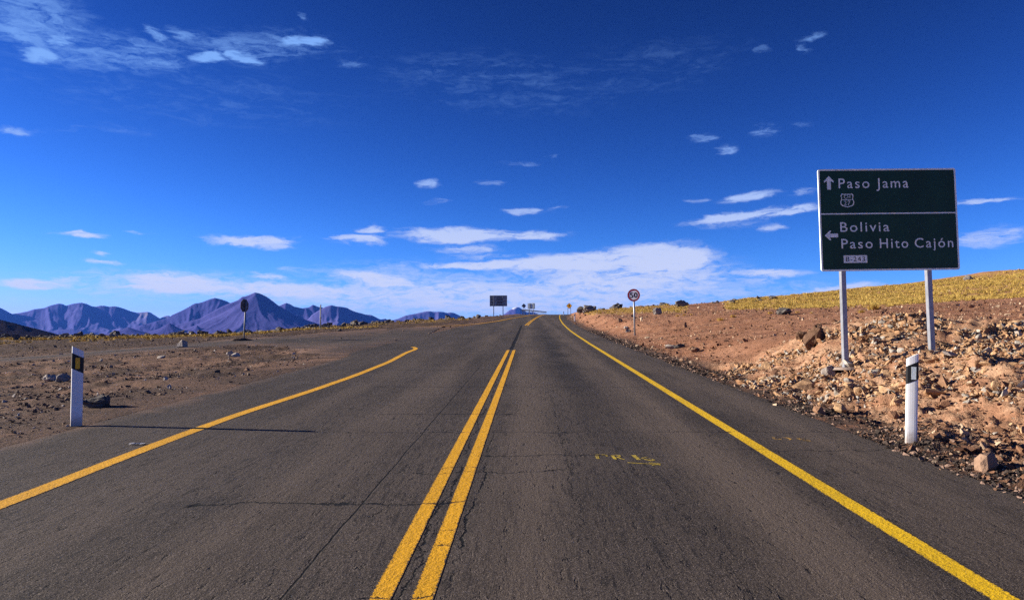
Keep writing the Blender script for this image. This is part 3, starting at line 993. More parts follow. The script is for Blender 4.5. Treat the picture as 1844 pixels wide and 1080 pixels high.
m_green = simple_mat('sign_green', (.004, .046, .026), .55, vary=.2, vscale=1.2)
m_letter = simple_mat('sign_white', (.78, .90, .84), .5, vary=.12, vscale=9)
m_letdark = simple_mat('sign_black', (.02, .02, .02), .5)
m_galv = simple_mat('galvanised_steel', (.27, .28, .30), .42, .15, 40, spec=.5, metal=.35, vary=.14, vscale=7)
m_galvd = simple_mat('weathered_steel', (.20, .205, .21), .6, .15, 40, metal=.2, vary=.2, vscale=5)
m_white = simple_mat('white_plastic', (.78, .78, .77), .5, vary=.04, vscale=4, dirt=.22)
m_black = simple_mat('black_plastic', (.012, .012, .012), .45)
m_amber = simple_mat('amber_reflector', (.95, .46, .02), .3, .4, 160)
m_silver = simple_mat('silver_reflector', (.52, .58, .60), .28, .4, 160)
m_red = simple_mat('sign_red', (.30, .008, .014), .5)
m_swhite = simple_mat('speed_white', (.85, .85, .85), .5)
m_warn = simple_mat('warning_yellow', (.95, .42, .01), .5)
m_backgrey = simple_mat('dark_sign_back', (.13, .145, .17), .6, vary=.2)
m_backlite = simple_mat('grey_sign_back', (.30, .33, .36), .6, vary=.15)
m_brown = simple_mat('rusty_sign_back', (.10, .085, .085), .65, vary=.25, vscale=6)
m_bluepale = simple_mat('pale_blue_sheet', (.55, .70, .80), .5)
m_conc = simple_mat('concrete', (.27, .21, .17), .9, .6, 25)


def stone_mat(name, a, b_, grey, gfrac, per_object, dark=.5):
    m, nt, b = new_mat(name)
    p = pos(nt)
    rnd = mk(nt, 'ShaderNodeObjectInfo').outputs['Random'] if per_object else attr(nt, 'rnd')
    rnd2 = mth(nt, 'FRACT', mth(nt, 'MULTIPLY', rnd, 7.31))
    n = nz(nt, p, 9, 5, .65)
    c = mixc(nt, rnd2, a, b_)
    c = mixc(nt, mapr(nt, rnd, 1 - gfrac - .06, 1 - gfrac + .06), c, grey)
    c = mixc(nt, mapr(nt, n, .32, .66, dark, 0), c, mixc(nt, 1.0, c, (.45, .42, .40), 'MULTIPLY'))
    finish(nt, b, c, .9, mth(nt, 'ADD', n, mth(nt, 'MULTIPLY', nz(nt, p, 45, 4, .7), .4)), .03, .9, spec=.15)
    return m


T1, T2, TG = (.38, .205, .105), (.55, .365, .205), (.42, .385, .33)
m_rub = stone_mat('tan_rubble', T1, T2, TG, .26, True, .8)
m_rubs = stone_mat('tan_rubble_mass', T1, T2, TG, .26, False, .8)
m_dark = stone_mat('dark_stone', (.085, .075, .070), (.14, .125, .115), (.26, .24, .21), .15, True)
m_pale = stone_mat('pale_stone', (.42, .36, .30), (.55, .49, .43), (.34, .30, .27), .3, True)
m_brownst = stone_mat('brown_stone', (.26, .155, .10), (.34, .22, .15), (.30, .26, .23), .2, True)
m_pebL = stone_mat('dirt_pebbles', (.11, .08, .062), (.21, .145, .105), (.46, .42, .38), .10, False)
m_pebR = stone_mat('slope_pebbles', (.17, .085, .05), (.30, .17, .10), (.50, .38, .26), .13, False)
m_grav = stone_mat('verge_gravel', (.022, .019, .018), (.075, .055, .045), (.30, .20, .15), .24, False)

m_grass, nt, b = new_mat('dry_grass')
r_ = attr(nt, 'rnd')
c = mixc(nt, r_, (.36, .24, .055), (.64, .46, .13))
c = mixc(nt, mapr(nt, mth(nt, 'FRACT', mth(nt, 'MULTIPLY', r_, 5.7)), .80, .9), c, (.13, .115, .04))
finish(nt, b, c, .85, spec=.1)

m_greyst = stone_mat('grey_stone', (.20, .18, .165), (.27, .245, .22), (.33, .28, .24), .2, True)
m_clod = stone_mat('hard_earth', (.15, .085, .052), (.19, .11, .07), (.10, .075, .06), .1, True, .9)

# ------------------------------------------------------------------ stone shapes
def hull(seed, flat=1.0, npts=16, long=1.0, rough=0):
    rs = np.random.default_rng(seed)
    v = rs.normal(size=(npts, 3))
    v /= np.linalg.norm(v, axis=1)[:, None]
    v *= rs.uniform(.75, 1.0, (npts, 1))
    v[:, 0] *= long
    v[:, 2] *= flat
    bm = bmesh.new()
    for q_ in v:
        bm.verts.new(q_)
    bmesh.ops.convex_hull(bm, input=bm.verts)
    for vv in [x for x in bm.verts if not x.link_faces]:
        bm.verts.remove(vv)
    if rough:
        bmesh.ops.subdivide_edges(bm, edges=bm.edges, cuts=rough, use_grid_fill=True)
        for vv in bm.verts:
            c_ = vv.co.copy()
            k = mnoise.noise(c_ * 1.7 + Vector((seed, 0, 0))) * .22 + mnoise.noise(c_ * 4.1 + Vector((0, seed, 0))) * .10 + abs(mnoise.noise(c_ * 2.6 + Vector((0, 0, seed)))) * -.14
            vv.co += vv.normal * k * min(1, flat + .3)
    bmesh.ops.triangulate(bm, faces=bm.faces)
    bmesh.ops.recalc_face_normals(bm, faces=bm.faces)
    bm.verts.index_update()
    V = np.array([x.co[:] for x in bm.verts])
    T = np.array([[x.index for x in f.verts] for f in bm.faces])
    bm.free()
    return V, T


SLABS = [hull(100 + i, rng.uniform(.2, .45), 15, rng.uniform(1.0, 1.7)) for i in range(12)]
CHUNKS = [hull(200 + i, rng.uniform(.5, .85), 17, rng.uniform(1.0, 1.35)) for i in range(10)]
BOULD = [hull(300 + i, rng.uniform(.55, .8), 18, rng.uniform(1.0, 1.4), 3) for i in range(6)]
SLABB = [hull(340 + i, rng.uniform(.3, .5), 14, rng.uniform(1.1, 1.6), 2) for i in range(6)]


def rot3(a, bt, g):
    ca, sa, cb, sb, cg, sg = np.cos(a), np.sin(a), np.cos(bt), np.sin(bt), np.cos(g), np.sin(g)
    M = np.empty((len(a), 3, 3))
    M[:, 0, 0] = cg * cb; M[:, 0, 1] = cg * sb * sa - sg * ca; M[:, 0, 2] = cg * sb * ca + sg * sa
    M[:, 1, 0] = sg * cb; M[:, 1, 1] = sg * sb * sa + cg * ca; M[:, 1, 2] = sg * sb * ca - cg * sa
    M[:, 2, 0] = -sb; M[:, 2, 1] = cb * sa; M[:, 2, 2] = cb * ca
    return M


def scatter(name, protos, X, Y, S, mat, tilt=.5, sink=.2, zs=None):
    """a great many stones as one mesh"""
    n = len(X)
    if zs is None: zs = ground(X, Y)
    M = rot3(rng.normal(0, tilt, n), rng.normal(0, tilt, n), rng.uniform(0, 6.283, n))
    pi = rng.integers(0, len(protos), n)
    rn = rng.uniform(0, 1, n)
    Vs, Ts, Rs, base = [], [], [], 0
    for k, (pv, pt) in enumerate(protos):
        id_ = np.where(pi == k)[0]
        if not len(id_): continue
        v = np.einsum('nij,vj->nvi', M[id_], pv) * S[id_, None, None]
        v += np.stack([X[id_], Y[id_], zs[id_] - 0 + S[id_] * (.3 - sink)], -1)[:, None, :]
        m = len(pv)
        t = pt[None] + (np.arange(len(id_)) * m)[:, None, None] + base
        Vs.append(v.reshape(-1, 3)); Ts.append(t.reshape(-1, 3)); Rs.append(np.repeat(rn[id_], m))
        base += len(id_) * m
    return mesh_np(name, np.concatenate(Vs), np.concatenate(Ts), mat, attrs={'rnd': np.concatenate(Rs)})


_stone_me = {}


def stone(name, proto_key, protos, k, x, y, size, mat, rot=(0, 0, 0), sc3=(1, 1, 1), sink=.25, z=None):
    key = (name, proto_key, k, mat.name)
    if key not in _stone_me:
        pv, pt = protos[k]
        o = mesh_np(name, pv, pt, mat)
        _stone_me[key] = o.data
    else:
        o = bpy.data.objects.new(name, _stone_me[key])
        COL.objects.link(o)
    o.rotation_euler = rot
    o.scale = tuple(size * s for s in sc3)
    zmin = float((np.array(Euler(rot).to_matrix()) @ (protos[k][0] * np.array(sc3)).T)[2].min()) * size
    zmax = float((np.array(Euler(rot).to_matrix()) @ (protos[k][0] * np.array(sc3)).T)[2].max()) * size
    z0 = gz(x, y) if z is None else z
    o.location = (x, y, z0 - zmin - sink * (zmax - zmin))
    return o


# ------------------------------------------------------------------ big green direction sign
def sign_root(name, px, py, Y, rz=0.0, lean=0.0, back=0.0):
    q_ = P(px, py, Y)
    r0 = empty(name, (q_[0], q_[1], q_[2]), (-back, lean, rz))
    return r0, q_


SY = 16.7
U = SY / F                                     # metres per photo pixel at the sign
q_ = np.array([7.829, SY, gz(7.829, SY)])
root = empty('direction_sign', tuple(q_), (R(-.34), R(-.87), R(2.8)))
tag(root, 'big dark green road sign pointing to Paso Jama and Bolivia, standing in the rubble', 'road sign')
zb = 3.098 - q_[2]
zt = zb + 2.217                                 # bottom and top of the panel
xl, xr_ = -1.515, 1.515
bm = box(bmesh.new(), xl + .012, xr_ - .012, -.012, .012, zb + .012, zt - .012)
panel = bm_obj('panel', bm, m_green, root)


def rrect(x0, x1, z0, z1, r, n=5):
    out = []
    for cx, cz, a in ((x1 - r, z1 - r, 0), (x0 + r, z1 - r, 90), (x0 + r, z0 + r, 180), (x1 - r, z0 + r, 270)):
        for i in range(n + 1):
            t = R(a + 90 * i / n)
            out.append((cx + r * math.cos(t), cz + r * math.sin(t)))
    return out


bm = ring_y(bmesh.new(), rrect(xl, xr_, zb, zt, .05), rrect(xl + .036, xr_ - .036, zb + .036, zt - .036, .03), -.020, .016)
bm_obj('border', bm, m_letter, panel)
ux = lambda o: xl + o * U                       # photo pixels from the left edge / above the bottom edge
uz = lambda y: zb + (487 - y) * U
yb = -.0145
bm = box(bmesh.new(), xl + .036, xr_ - .036, -.0165, -.010, uz(385.4), uz(383.2))
bm_obj('dividing_line', bm, m_letter, panel)
for (txt, o0, o1, base, cap_) in [('Paso', 37, 93, 338.0, 17.5), ('Jama', 105.5, 164, 338.0, 17.5), ('Bolivia', 37, 126, 416.5, 17.0), ('Paso', 38, 94.5, 446.5, 17.0), ('Hito', 107.5, 159, 446.5, 17.0), ('Cajón', 171, 241, 446.5, 17.0)]:
    bm_obj('lettering', text_into(bmesh.new(), txt, ux(o0), ux(o1), uz(base), cap_ * U, yb, 1.22, .003), m_letter, panel)


def arrow(cx, cz, s, ang):
    pts = [(0, .5), (.36, .12), (.36, .02), (.14, .12), (.14, -.5), (-.14, -.5), (-.14, .12), (-.36, .02), (-.36, .12)]
    c_, s_ = math.cos(ang), math.sin(ang)
    return [(cx + s * (x * c_ - z * s_), cz + s * (x * s_ + z * c_)) for x, z in pts]


bm_obj('arrow', poly_y(bmesh.new(), arrow(ux(19.5), uz(328), 24.5 * U, 0), -.0165, -.010), m_letter, panel)
bm_obj('arrow', poly_y(bmesh.new(), arrow(ux(20.5), uz(423), 24 * U, R(90)), -.0165, -.010), m_letter, panel)
# shield with CH over 27
half = [(0, .44), (.10, .455), (.24, .44), (.36, .48), (.46, .36), (.44, .26), (.405, .16), (.43, .04), (.49, -.12), (.47, -.28), (.36, -.40), (.20, -.45), (.07, -.475), (0, -.5)]
full_ = half + [(-x, z) for x, z in half[-2:0:-1]]
cxs, czs, ss_ = ux(51.5), uz(360), 25.5 * U
outer = [(cxs + x * ss_, czs + z * ss_) for x, z in full_]
inner = [(cxs + x * ss_ * .88, czs + z * ss_ * .88) for x, z in full_]
bm = ring_y(bmesh.new(), outer, inner, -.0165, -.010)
box(bm, cxs - .40 * ss_, cxs + .40 * ss_, -.0155, -.0105, czs + .02 * ss_, czs + .055 * ss_)
text_into(bm, 'CH', cxs - .22 * ss_, cxs + .22 * ss_, czs + .12 * ss_, .25 * ss_, yb, 1.1, -.004)
text_into(bm, '27', cxs - .24 * ss_, cxs + .22 * ss_, czs - .33 * ss_, .29 * ss_, yb, 1.1, -.004)
bm_obj('route_shield', bm, m_letter, panel)
pt_ = bm_obj('route_plate', box(bmesh.new(), ux(41), ux(83.5), -.0165, -.010, uz(472.5), uz(459)), m_letter, panel)
bm_obj('plate_lettering', text_into(bmesh.new(), 'B-243', ux(45), ux(79.5), uz(469.8), 8.2 * U, -.0185, 1.15, .0), m_letdark, panel)
for i, (pxp, pyb) in enumerate([(1523, 648), (1684, 634)]):
    q2 = P(pxp, pyb, SY)
    g_ = gz(q2[0], SY)
    x_ = q2[0] - q_[0]
    zg = min(g_, q2[2]) - q_[2] - .25
    tl = -1.005 if i == 0 else .860
    bm = bmesh.new()
    w = .055
    a0 = [bm.verts.new((x_ + dx + (0 if True else 0), y + .075, zg)) for dx, y in ((-w, -w), (w, -w), (w, w), (-w, w))]
    a1 = [bm.verts.new((tl + dx, y + .075, zt - .1)) for dx, y in ((-w, -w), (w, -w), (w, w), (-w, w))]
    bm.faces.new(a0[::-1]); bm.faces.new(a1)
    for k in range(4):
        bm.faces.new((a0[k], a0[(k + 1) % 4], a1[(k + 1) % 4], a1[k]))
    bmesh.ops.bevel(bm, geom=list(bm.edges), offset=.008, segments=1, affect='EDGES')
    bm_obj('post', bm, m_galv, root)
bm = bmesh.new()
for zz_ in (zb + .3, (zb + zt) / 2, zt - .3):
    box(bm, xl + .08, xr_ - .08, .0125, .020, zz_ - .03, zz_ + .03)
bm_obj('back_rail', bm, m_galv, root)
q2 = P(1523, 648, SY)
bm = bmesh.new()
bmesh.ops.create_cone(bm, cap_ends=True, segments=28, radius1=.36, radius2=.33, depth=.05, matrix=Matrix.Translation((q2[0] - q_[0] + .02, 0.08, gz(q2[0], SY) - q_[2] + .0)))
for v in bm.verts:
    v.co.x += .03 * mnoise.noise(v.co * 4)
bm_obj('footing', bm, m_conc, root)

# ------------------------------------------------------------------ speed limit sign
SY2 = 47.0
U2 = SY2 / F
q_ = P(1143, 603, SY2)
g_ = gz(q_[0], SY2)
root = empty('speed_limit_sign', (q_[0], q_[1], g_), (0, R(-1.0), R(-13)))
tag(root, 'round red and white 50 speed limit sign on a thin pole', 'road sign')
zc = q_[2] - g_ + (603 - 531.5) * U2
r0_ = 11.2 * U2
disc = bm_obj('disc', poly_y(bmesh.new(), circ(r0_ * .985, 44, 0, zc), -.012, .012), m_swhite, root)
bm_obj('red_ring', ring_y(bmesh.new(), circ(r0_, 44, 0, zc), circ(r0_ * .76, 44, 0, zc), -.018, .014), m_red, disc)
bm_obj('digits', text_into(bmesh.new(), '50', -r0_ * .60, r0_ * .60, zc - r0_ * .42, r0_ * .84, -.0155, 1.05, .022), m_letdark, disc)
bm_obj('pole', cyl(bmesh.new(), (0, .055, -.3), (0, .055, zc + r0_ * .8), .055, 14), m_galv, root, True)
bm_obj('bracket', box(bmesh.new(), -.09, .09, .0125, .05, zc - .03, zc + .03), m_galvd, root)

# ------------------------------------------------------------------ delineator posts
def delineator(loc, slant, refl, lean, rz, hgt=1.05, w=.125, label='', detail=True):
    root = empty('marker_post', loc, (0, lean, rz))
    tag(root, label, 'marker post', 'white marker posts along the road shoulders')
    # cross-section: flat front, rounded sides, ridge at the back
    sec = [(-.5, .10), (-.46, .02), (-.36, -.03), (-.20, -.05), (.0, -.055), (.20, -.05), (.36, -.03), (.46, .02), (.5, .10), (.40, .30), (.2, .52), (0, .62), (-.2, .52), (-.40, .30)]
    k = slant * .52

    def tube(z0, z1, sc_, s0=True, s1=True):
        bm = bmesh.new()
        A = [bm.verts.new((x * w * sc_, y * w * sc_ + (1 - sc_) * w * .2, z0 + (x * w * k if s0 else 0))) for x, y in sec]
        B = [bm.verts.new((x * w * sc_, y * w * sc_ + (1 - sc_) * w * .2, z1 + (x * w * k if s1 else 0))) for x, y in sec]
        n = len(sec)
        for i in range(n):
            bm.faces.new((A[i], A[(i + 1) % n], B[(i + 1) % n], B[i]))
        bm.faces.new(A[::-1]); bm.faces.new(B)
        return bm
    bm = tube(-.25, hgt, 1.0, False, True)
    body = bm_obj('body', bm, m_white, root)
    bm_obj('black_band', tube(hgt - .315, hgt - .095, 1.05), m_black, root)
    bm_obj('reflector', box(bmesh.new(), -.028 + .016 * (1 if refl is m_silver else 0), .028 + .012 * (1 if refl is m_silver else 0), -.0165, -.006, hgt - .285, hgt - .13), refl, root)
    if detail:
        bm = bmesh.new()
        for zz_ in (.34, .36):
            pass
        bm.free()
    return root


dl = P(1641, 803, 9.6)
delineator((dl[0], dl[1], gz(dl[0], dl[1])), 1, m_silver, R(2.2), R(-19), 1.06, .135, 'white marker post with a silver reflector at the foot of the rubble bank')
dl = P(137, 772, 10.9)
delineator((dl[0], dl[1], gz(dl[0], dl[1])), -1, m_amber, R(-.2), R(30), 1.10, .150, 'white marker post with an amber reflector in the dirt left of the road')
dl = P(1035, 579, 98)
delineator((dl[0], dl[1], gz(dl[0], dl[1])), 1, m_silver, R(1), R(0), 1.05, .16, 'far small white marker post below the yellow diamond sign')
dl = P(1015, 570, 158)
delineator((dl[0], dl[1], gz(dl[0], dl[1])), 1, m_silver, R(1), R(0), .9, .16, 'farthest tiny white marker post at the road crest')

# ------------------------------------------------------------------ stop sign seen from behind
q_ = P(437, 613, 45)
U3 = 45 / F
g_ = gz(q_[0], 45)
root = empty('stop_sign', (q_[0], q_[1], g_), (0, R(3.4), R(75)))
tag(root, 'octagonal road sign seen from behind on a leaning grey pole at the side road', 'road sign')
zc = q_[2] - g_ + (613 - 549.5) * U3
pl_ = bm_obj('panel', poly_y(bmesh.new(), circ(12.6 * U3, 8, 0, zc, R(22.5)), -.010, .010), m_brown, root)
bm_obj('sticker', box(bmesh.new(), .11, .18, -.014, -.0105, zc - .19, zc - .11), m_letter, pl_)
bm_obj('sticker', box(bmesh.new(), .19, .23, -.014, -.0105, zc - .08, zc - .05), m_letter, pl_)
bm = bmesh.new()
box(bm, -.26, .26, -.035, -.0105, zc + .14, zc + .18)
box(bm, -.26, .26, -.035, -.0105, zc - .18, zc - .14)
bm_obj('bracket', bm, m_galvd, root)
bm_obj('pole', cyl(bmesh.new(), (0, -.075, -.25), (0, -.075, zc + .28), .045, 12), m_galvd, root, True)
bm = bmesh.new()
bmesh.ops.create_icosphere(bm, subdivisions=3, radius=1, matrix=Matrix.Diagonal((.75, .55, .16, 1)))
for v in bm.verts:
    v.co += v.co.normalized() * .10 * mnoise.noise(v.co * 3)
bm_obj('footing', bm, stone_mat('mud', (.09, .062, .05), (.12, .08, .06), (.1, .07, .06), .1, True), root)

# thin bare pole
q_ = P(577, 593, 66)
g_ = gz(q_[0], 66)
bm = cyl(bmesh.new(), (0, 0, -.3), (0, 0, q_[2] - g_ + 45 * 66 / F), .062, 10, .05)
cyl(bm, (0, 0, 1.0), (0, 0, 1.06), .085, 10)
o = bm_obj('bare_pole', bm, m_galvd, None, True)
o.location = (q_[0], q_[1], g_)
tag(o, 'thin bare pole standing alone among the stones before the blue mountains', 'pole')


# ------------------------------------------------------------------ far signs
def board_back(name, label, px, Y, x0, x1, y0, y1, posts, panel_mat, rail_mat, stripes, rz=0, seed=0):
    q_ = P(px, y1, Y)
    g_ = gz(q_[0], Y)
    u = Y / F
    root = empty(name, (q_[0], Y, g_), (0, 0, rz))
    tag(root, label, 'road sign')
    z0, z1 = q_[2] - g_, q_[2] - g_ + (y1 - y0) * u
    X0, X1 = (x0 - px) * u, (x1 - px) * u
    pn = bm_obj('panel', box(bmesh.new(), X0, X1, .06, .09, z0, z1), panel_mat, root)
    fr = ring_y(bmesh.new(), [(X0 - .02, z0 - .02), (X1 + .02, z0 - .02), (X1 + .02, z1 + .02), (X0 - .02, z1 + .02)], [(X0 + .05, z0 + .05), (X1 - .05, z0 + .05), (X1 - .05, z1 - .05), (X0 + .05, z1 - .05)], .04, .10)
    bm_obj('frame', fr, rail_mat, root)
    for (a, b_, c0, c1, mt) in stripes:
        bm_obj('backing_sheet', box(bmesh.new(), X0 + (X1 - X0) * a, X0 + (X1 - X0) * b_, .045, .0585, z0 + (z1 - z0) * c0, z0 + (z1 - z0) * c1), mt, pn)
    bm = bmesh.new()
    for f_ in (.2, .5, .8):
        box(bm, X0 + .06, X1 - .06, .02, .0445, z0 + (z1 - z0) * f_ - .04, z0 + (z1 - z0) * f_ + .04)
    bm_obj('back_rail', bm, rail_mat, root)
    for pp in posts:
        bm_obj('post', box(bmesh.new(), (pp - px) * u - .065, (pp - px) * u + .065, -.11, .019, -.9, z1 - .03, .01), m_galv, root)
    return root


board_back('rear_facing_sign', 'large dark rectangular road sign seen from behind, left of the road crest', 897.5, 134, 882, 913, 532, 551, (889, 906), m_backgrey, m_backlite,
           [(.02, .16, .04, .96, m_backgrey), (.21, .39, .08, .46, m_backlite), (.21, .39, .54, .92, m_backlite), (.41, .72, .04, .96, m_backgrey), (.78, .97, .08, .44, m_backlite), (.78, .97, .52, .92, m_backlite)], R(-4))
board_back('information_sign', 'pale blue rectangular road sign at the crest beside the snowy volcano', 956.5, 225, 950, 963.3, 546, 556, (953, 961), m_bluepale, m_backlite,
           [(.10, .22, .1, .9, m_backlite), (.36, .50, .1, .9, m_backlite), (.68, .80, .1, .9, m_backlite)], R(-17))


def diamond(name, label, px, py, Y, rpx, face, symbol, posts, post_mat, symmat=None):
    u = Y / F
    q_ = P(px, py, Y)
    g_ = gz(q_[0], Y)
    root = empty(name, (q_[0], Y, g_), (0, 0, R(-15 if symbol else 2)))
    tag(root, label, 'road sign')
    zc, r = q_[2] - g_, rpx * u
    pn = bm_obj('panel', poly_y(bmesh.new(), circ(r, 4, 0, zc, 0), -.015, .015), face, root)
    if symbol:
        bm_obj('border', ring_y(bmesh.new(), circ(r * .95, 4, 0, zc, 0), circ(r * .86, 4, 0, zc, 0), -.022, -.014), m_letdark, pn)
        bm_obj('symbol', poly_y(bmesh.new(), [(x * r + 0, zc + z * r) for x, z in symbol], -.024, -.014), m_letdark, pn)
    else:
        bm_obj('bracket', box(bmesh.new(), -r * .7, r * .7, -.04, -.0155, zc - .04, zc + .04), m_galvd, root)
    for s in posts:
        yo = (.035, .105) if symbol else (-.11, -.041)
        bm_obj('post', box(bmesh.new(), s * u - .045, s * u + .045, yo[0], yo[1], -.9, zc + .12, .008), post_mat, root)
    return root


sym = [(.02, -.42), (.18, -.42), (.18, -.05), (.05, .10), (.28, .10), (.28, .26), (.0, .42), (-.28, .20), (-.10, .20), (-.36, -.05), (-.22, -.2), (.02, -.02)]
diamond('warning_sign', 'yellow diamond warning sign with a black symbol right of the road crest', 1025, 550.5, 145, 5.4, m_warn, sym, (-2.6, 2.6), m_galvd)
diamond('warning_sign', 'dark diamond sign seen from behind, between the dark board and the pale blue board', 943.3, 550.5, 180, 4.2, m_backgrey, None, (-1.2, 1.9), m_galvd)

# guard rail on the outside of the bend beyond the crest
bm = bmesh.new()
prof = [(0, .0), (.05, .04), (.05, .10), (.0, .14), (.0, .18), (.05, .22), (.05, .28), (0, .32)]
Ys = np.linspace(184, 285, 40)
gx = c_road(Ys) - 6.0
top_px = np.interp(W / 2 + F * np.tan(np.arctan2(gx, Ys) + YAW), [940, 952, 985, 1015, 1030], [557, 557.5, 561, 565.5, 568])
gzv = np.array([P(960, y_, Y_)[2] for y_, Y_ in zip(top_px, Ys)])
root = empty('guard_rail', (gx[0], Ys[0], gz(gx[0], Ys[0])))
tag(root, 'steel guard rail running down along the outside of the bend beyond the crest', 'guard rail')
rl = np.array(root.location)
prev = None
for i, (x, y, z) in enumerate(zip(gx, Ys, gzv)):
    row = [bm.verts.new((x + a - rl[0], y - rl[1], z - .34 + b_ - rl[2])) for a, b_ in prof]
    if prev:
        for k in range(len(prof) - 1):
            bm.faces.new((prev[k], prev[k + 1], row[k + 1], row[k]))
    prev = row
bmesh.ops.solidify(bm, geom=list(bm.faces), thickness=.02)
bm_obj('rail', bm, m_galvd, root, True)
for i in range(0, 40, 2):
    bm_obj('post', box(bmesh.new(), gx[i] - rl[0] - .14, gx[i] - rl[0] - .025, Ys[i] - rl[1] - .06, Ys[i] - rl[1] + .06, min(gz(gx[i], Ys[i]), gzv[i] - .5) - rl[2] - .3, gzv[i] - rl[2] - .03), m_galvd, root)

# ------------------------------------------------------------------ stones one can point at
def boulder_at(px, py, wpx, label, mat, k=0, hw=.55, kind='B', rot=(0, 0, 0), cat='rock', name='boulder', sink=.22, group=None, flat=1.0):
    x, y, z = ground_at(px, py)
    u = y / F
    protos = {'B': BOULD, 'S': SLABS, 'C': CHUNKS}[kind]
    pv = protos[k][0]
    Rm = np.array(Euler(rot).to_matrix())
    vv = (Rm @ pv.T).T
    wid, hei = np.ptp(vv[:, 0]), np.ptp(vv[:, 2])
    s = wpx * u / wid
    zf = hw * wpx * u / (hei * s) / (1 - sink)
    o = stone(name, kind, protos, k, x, y, s, mat, rot, (1, 1, min(zf, 2.2) * flat), sink)
    tag(o, label, cat, group)
    return o


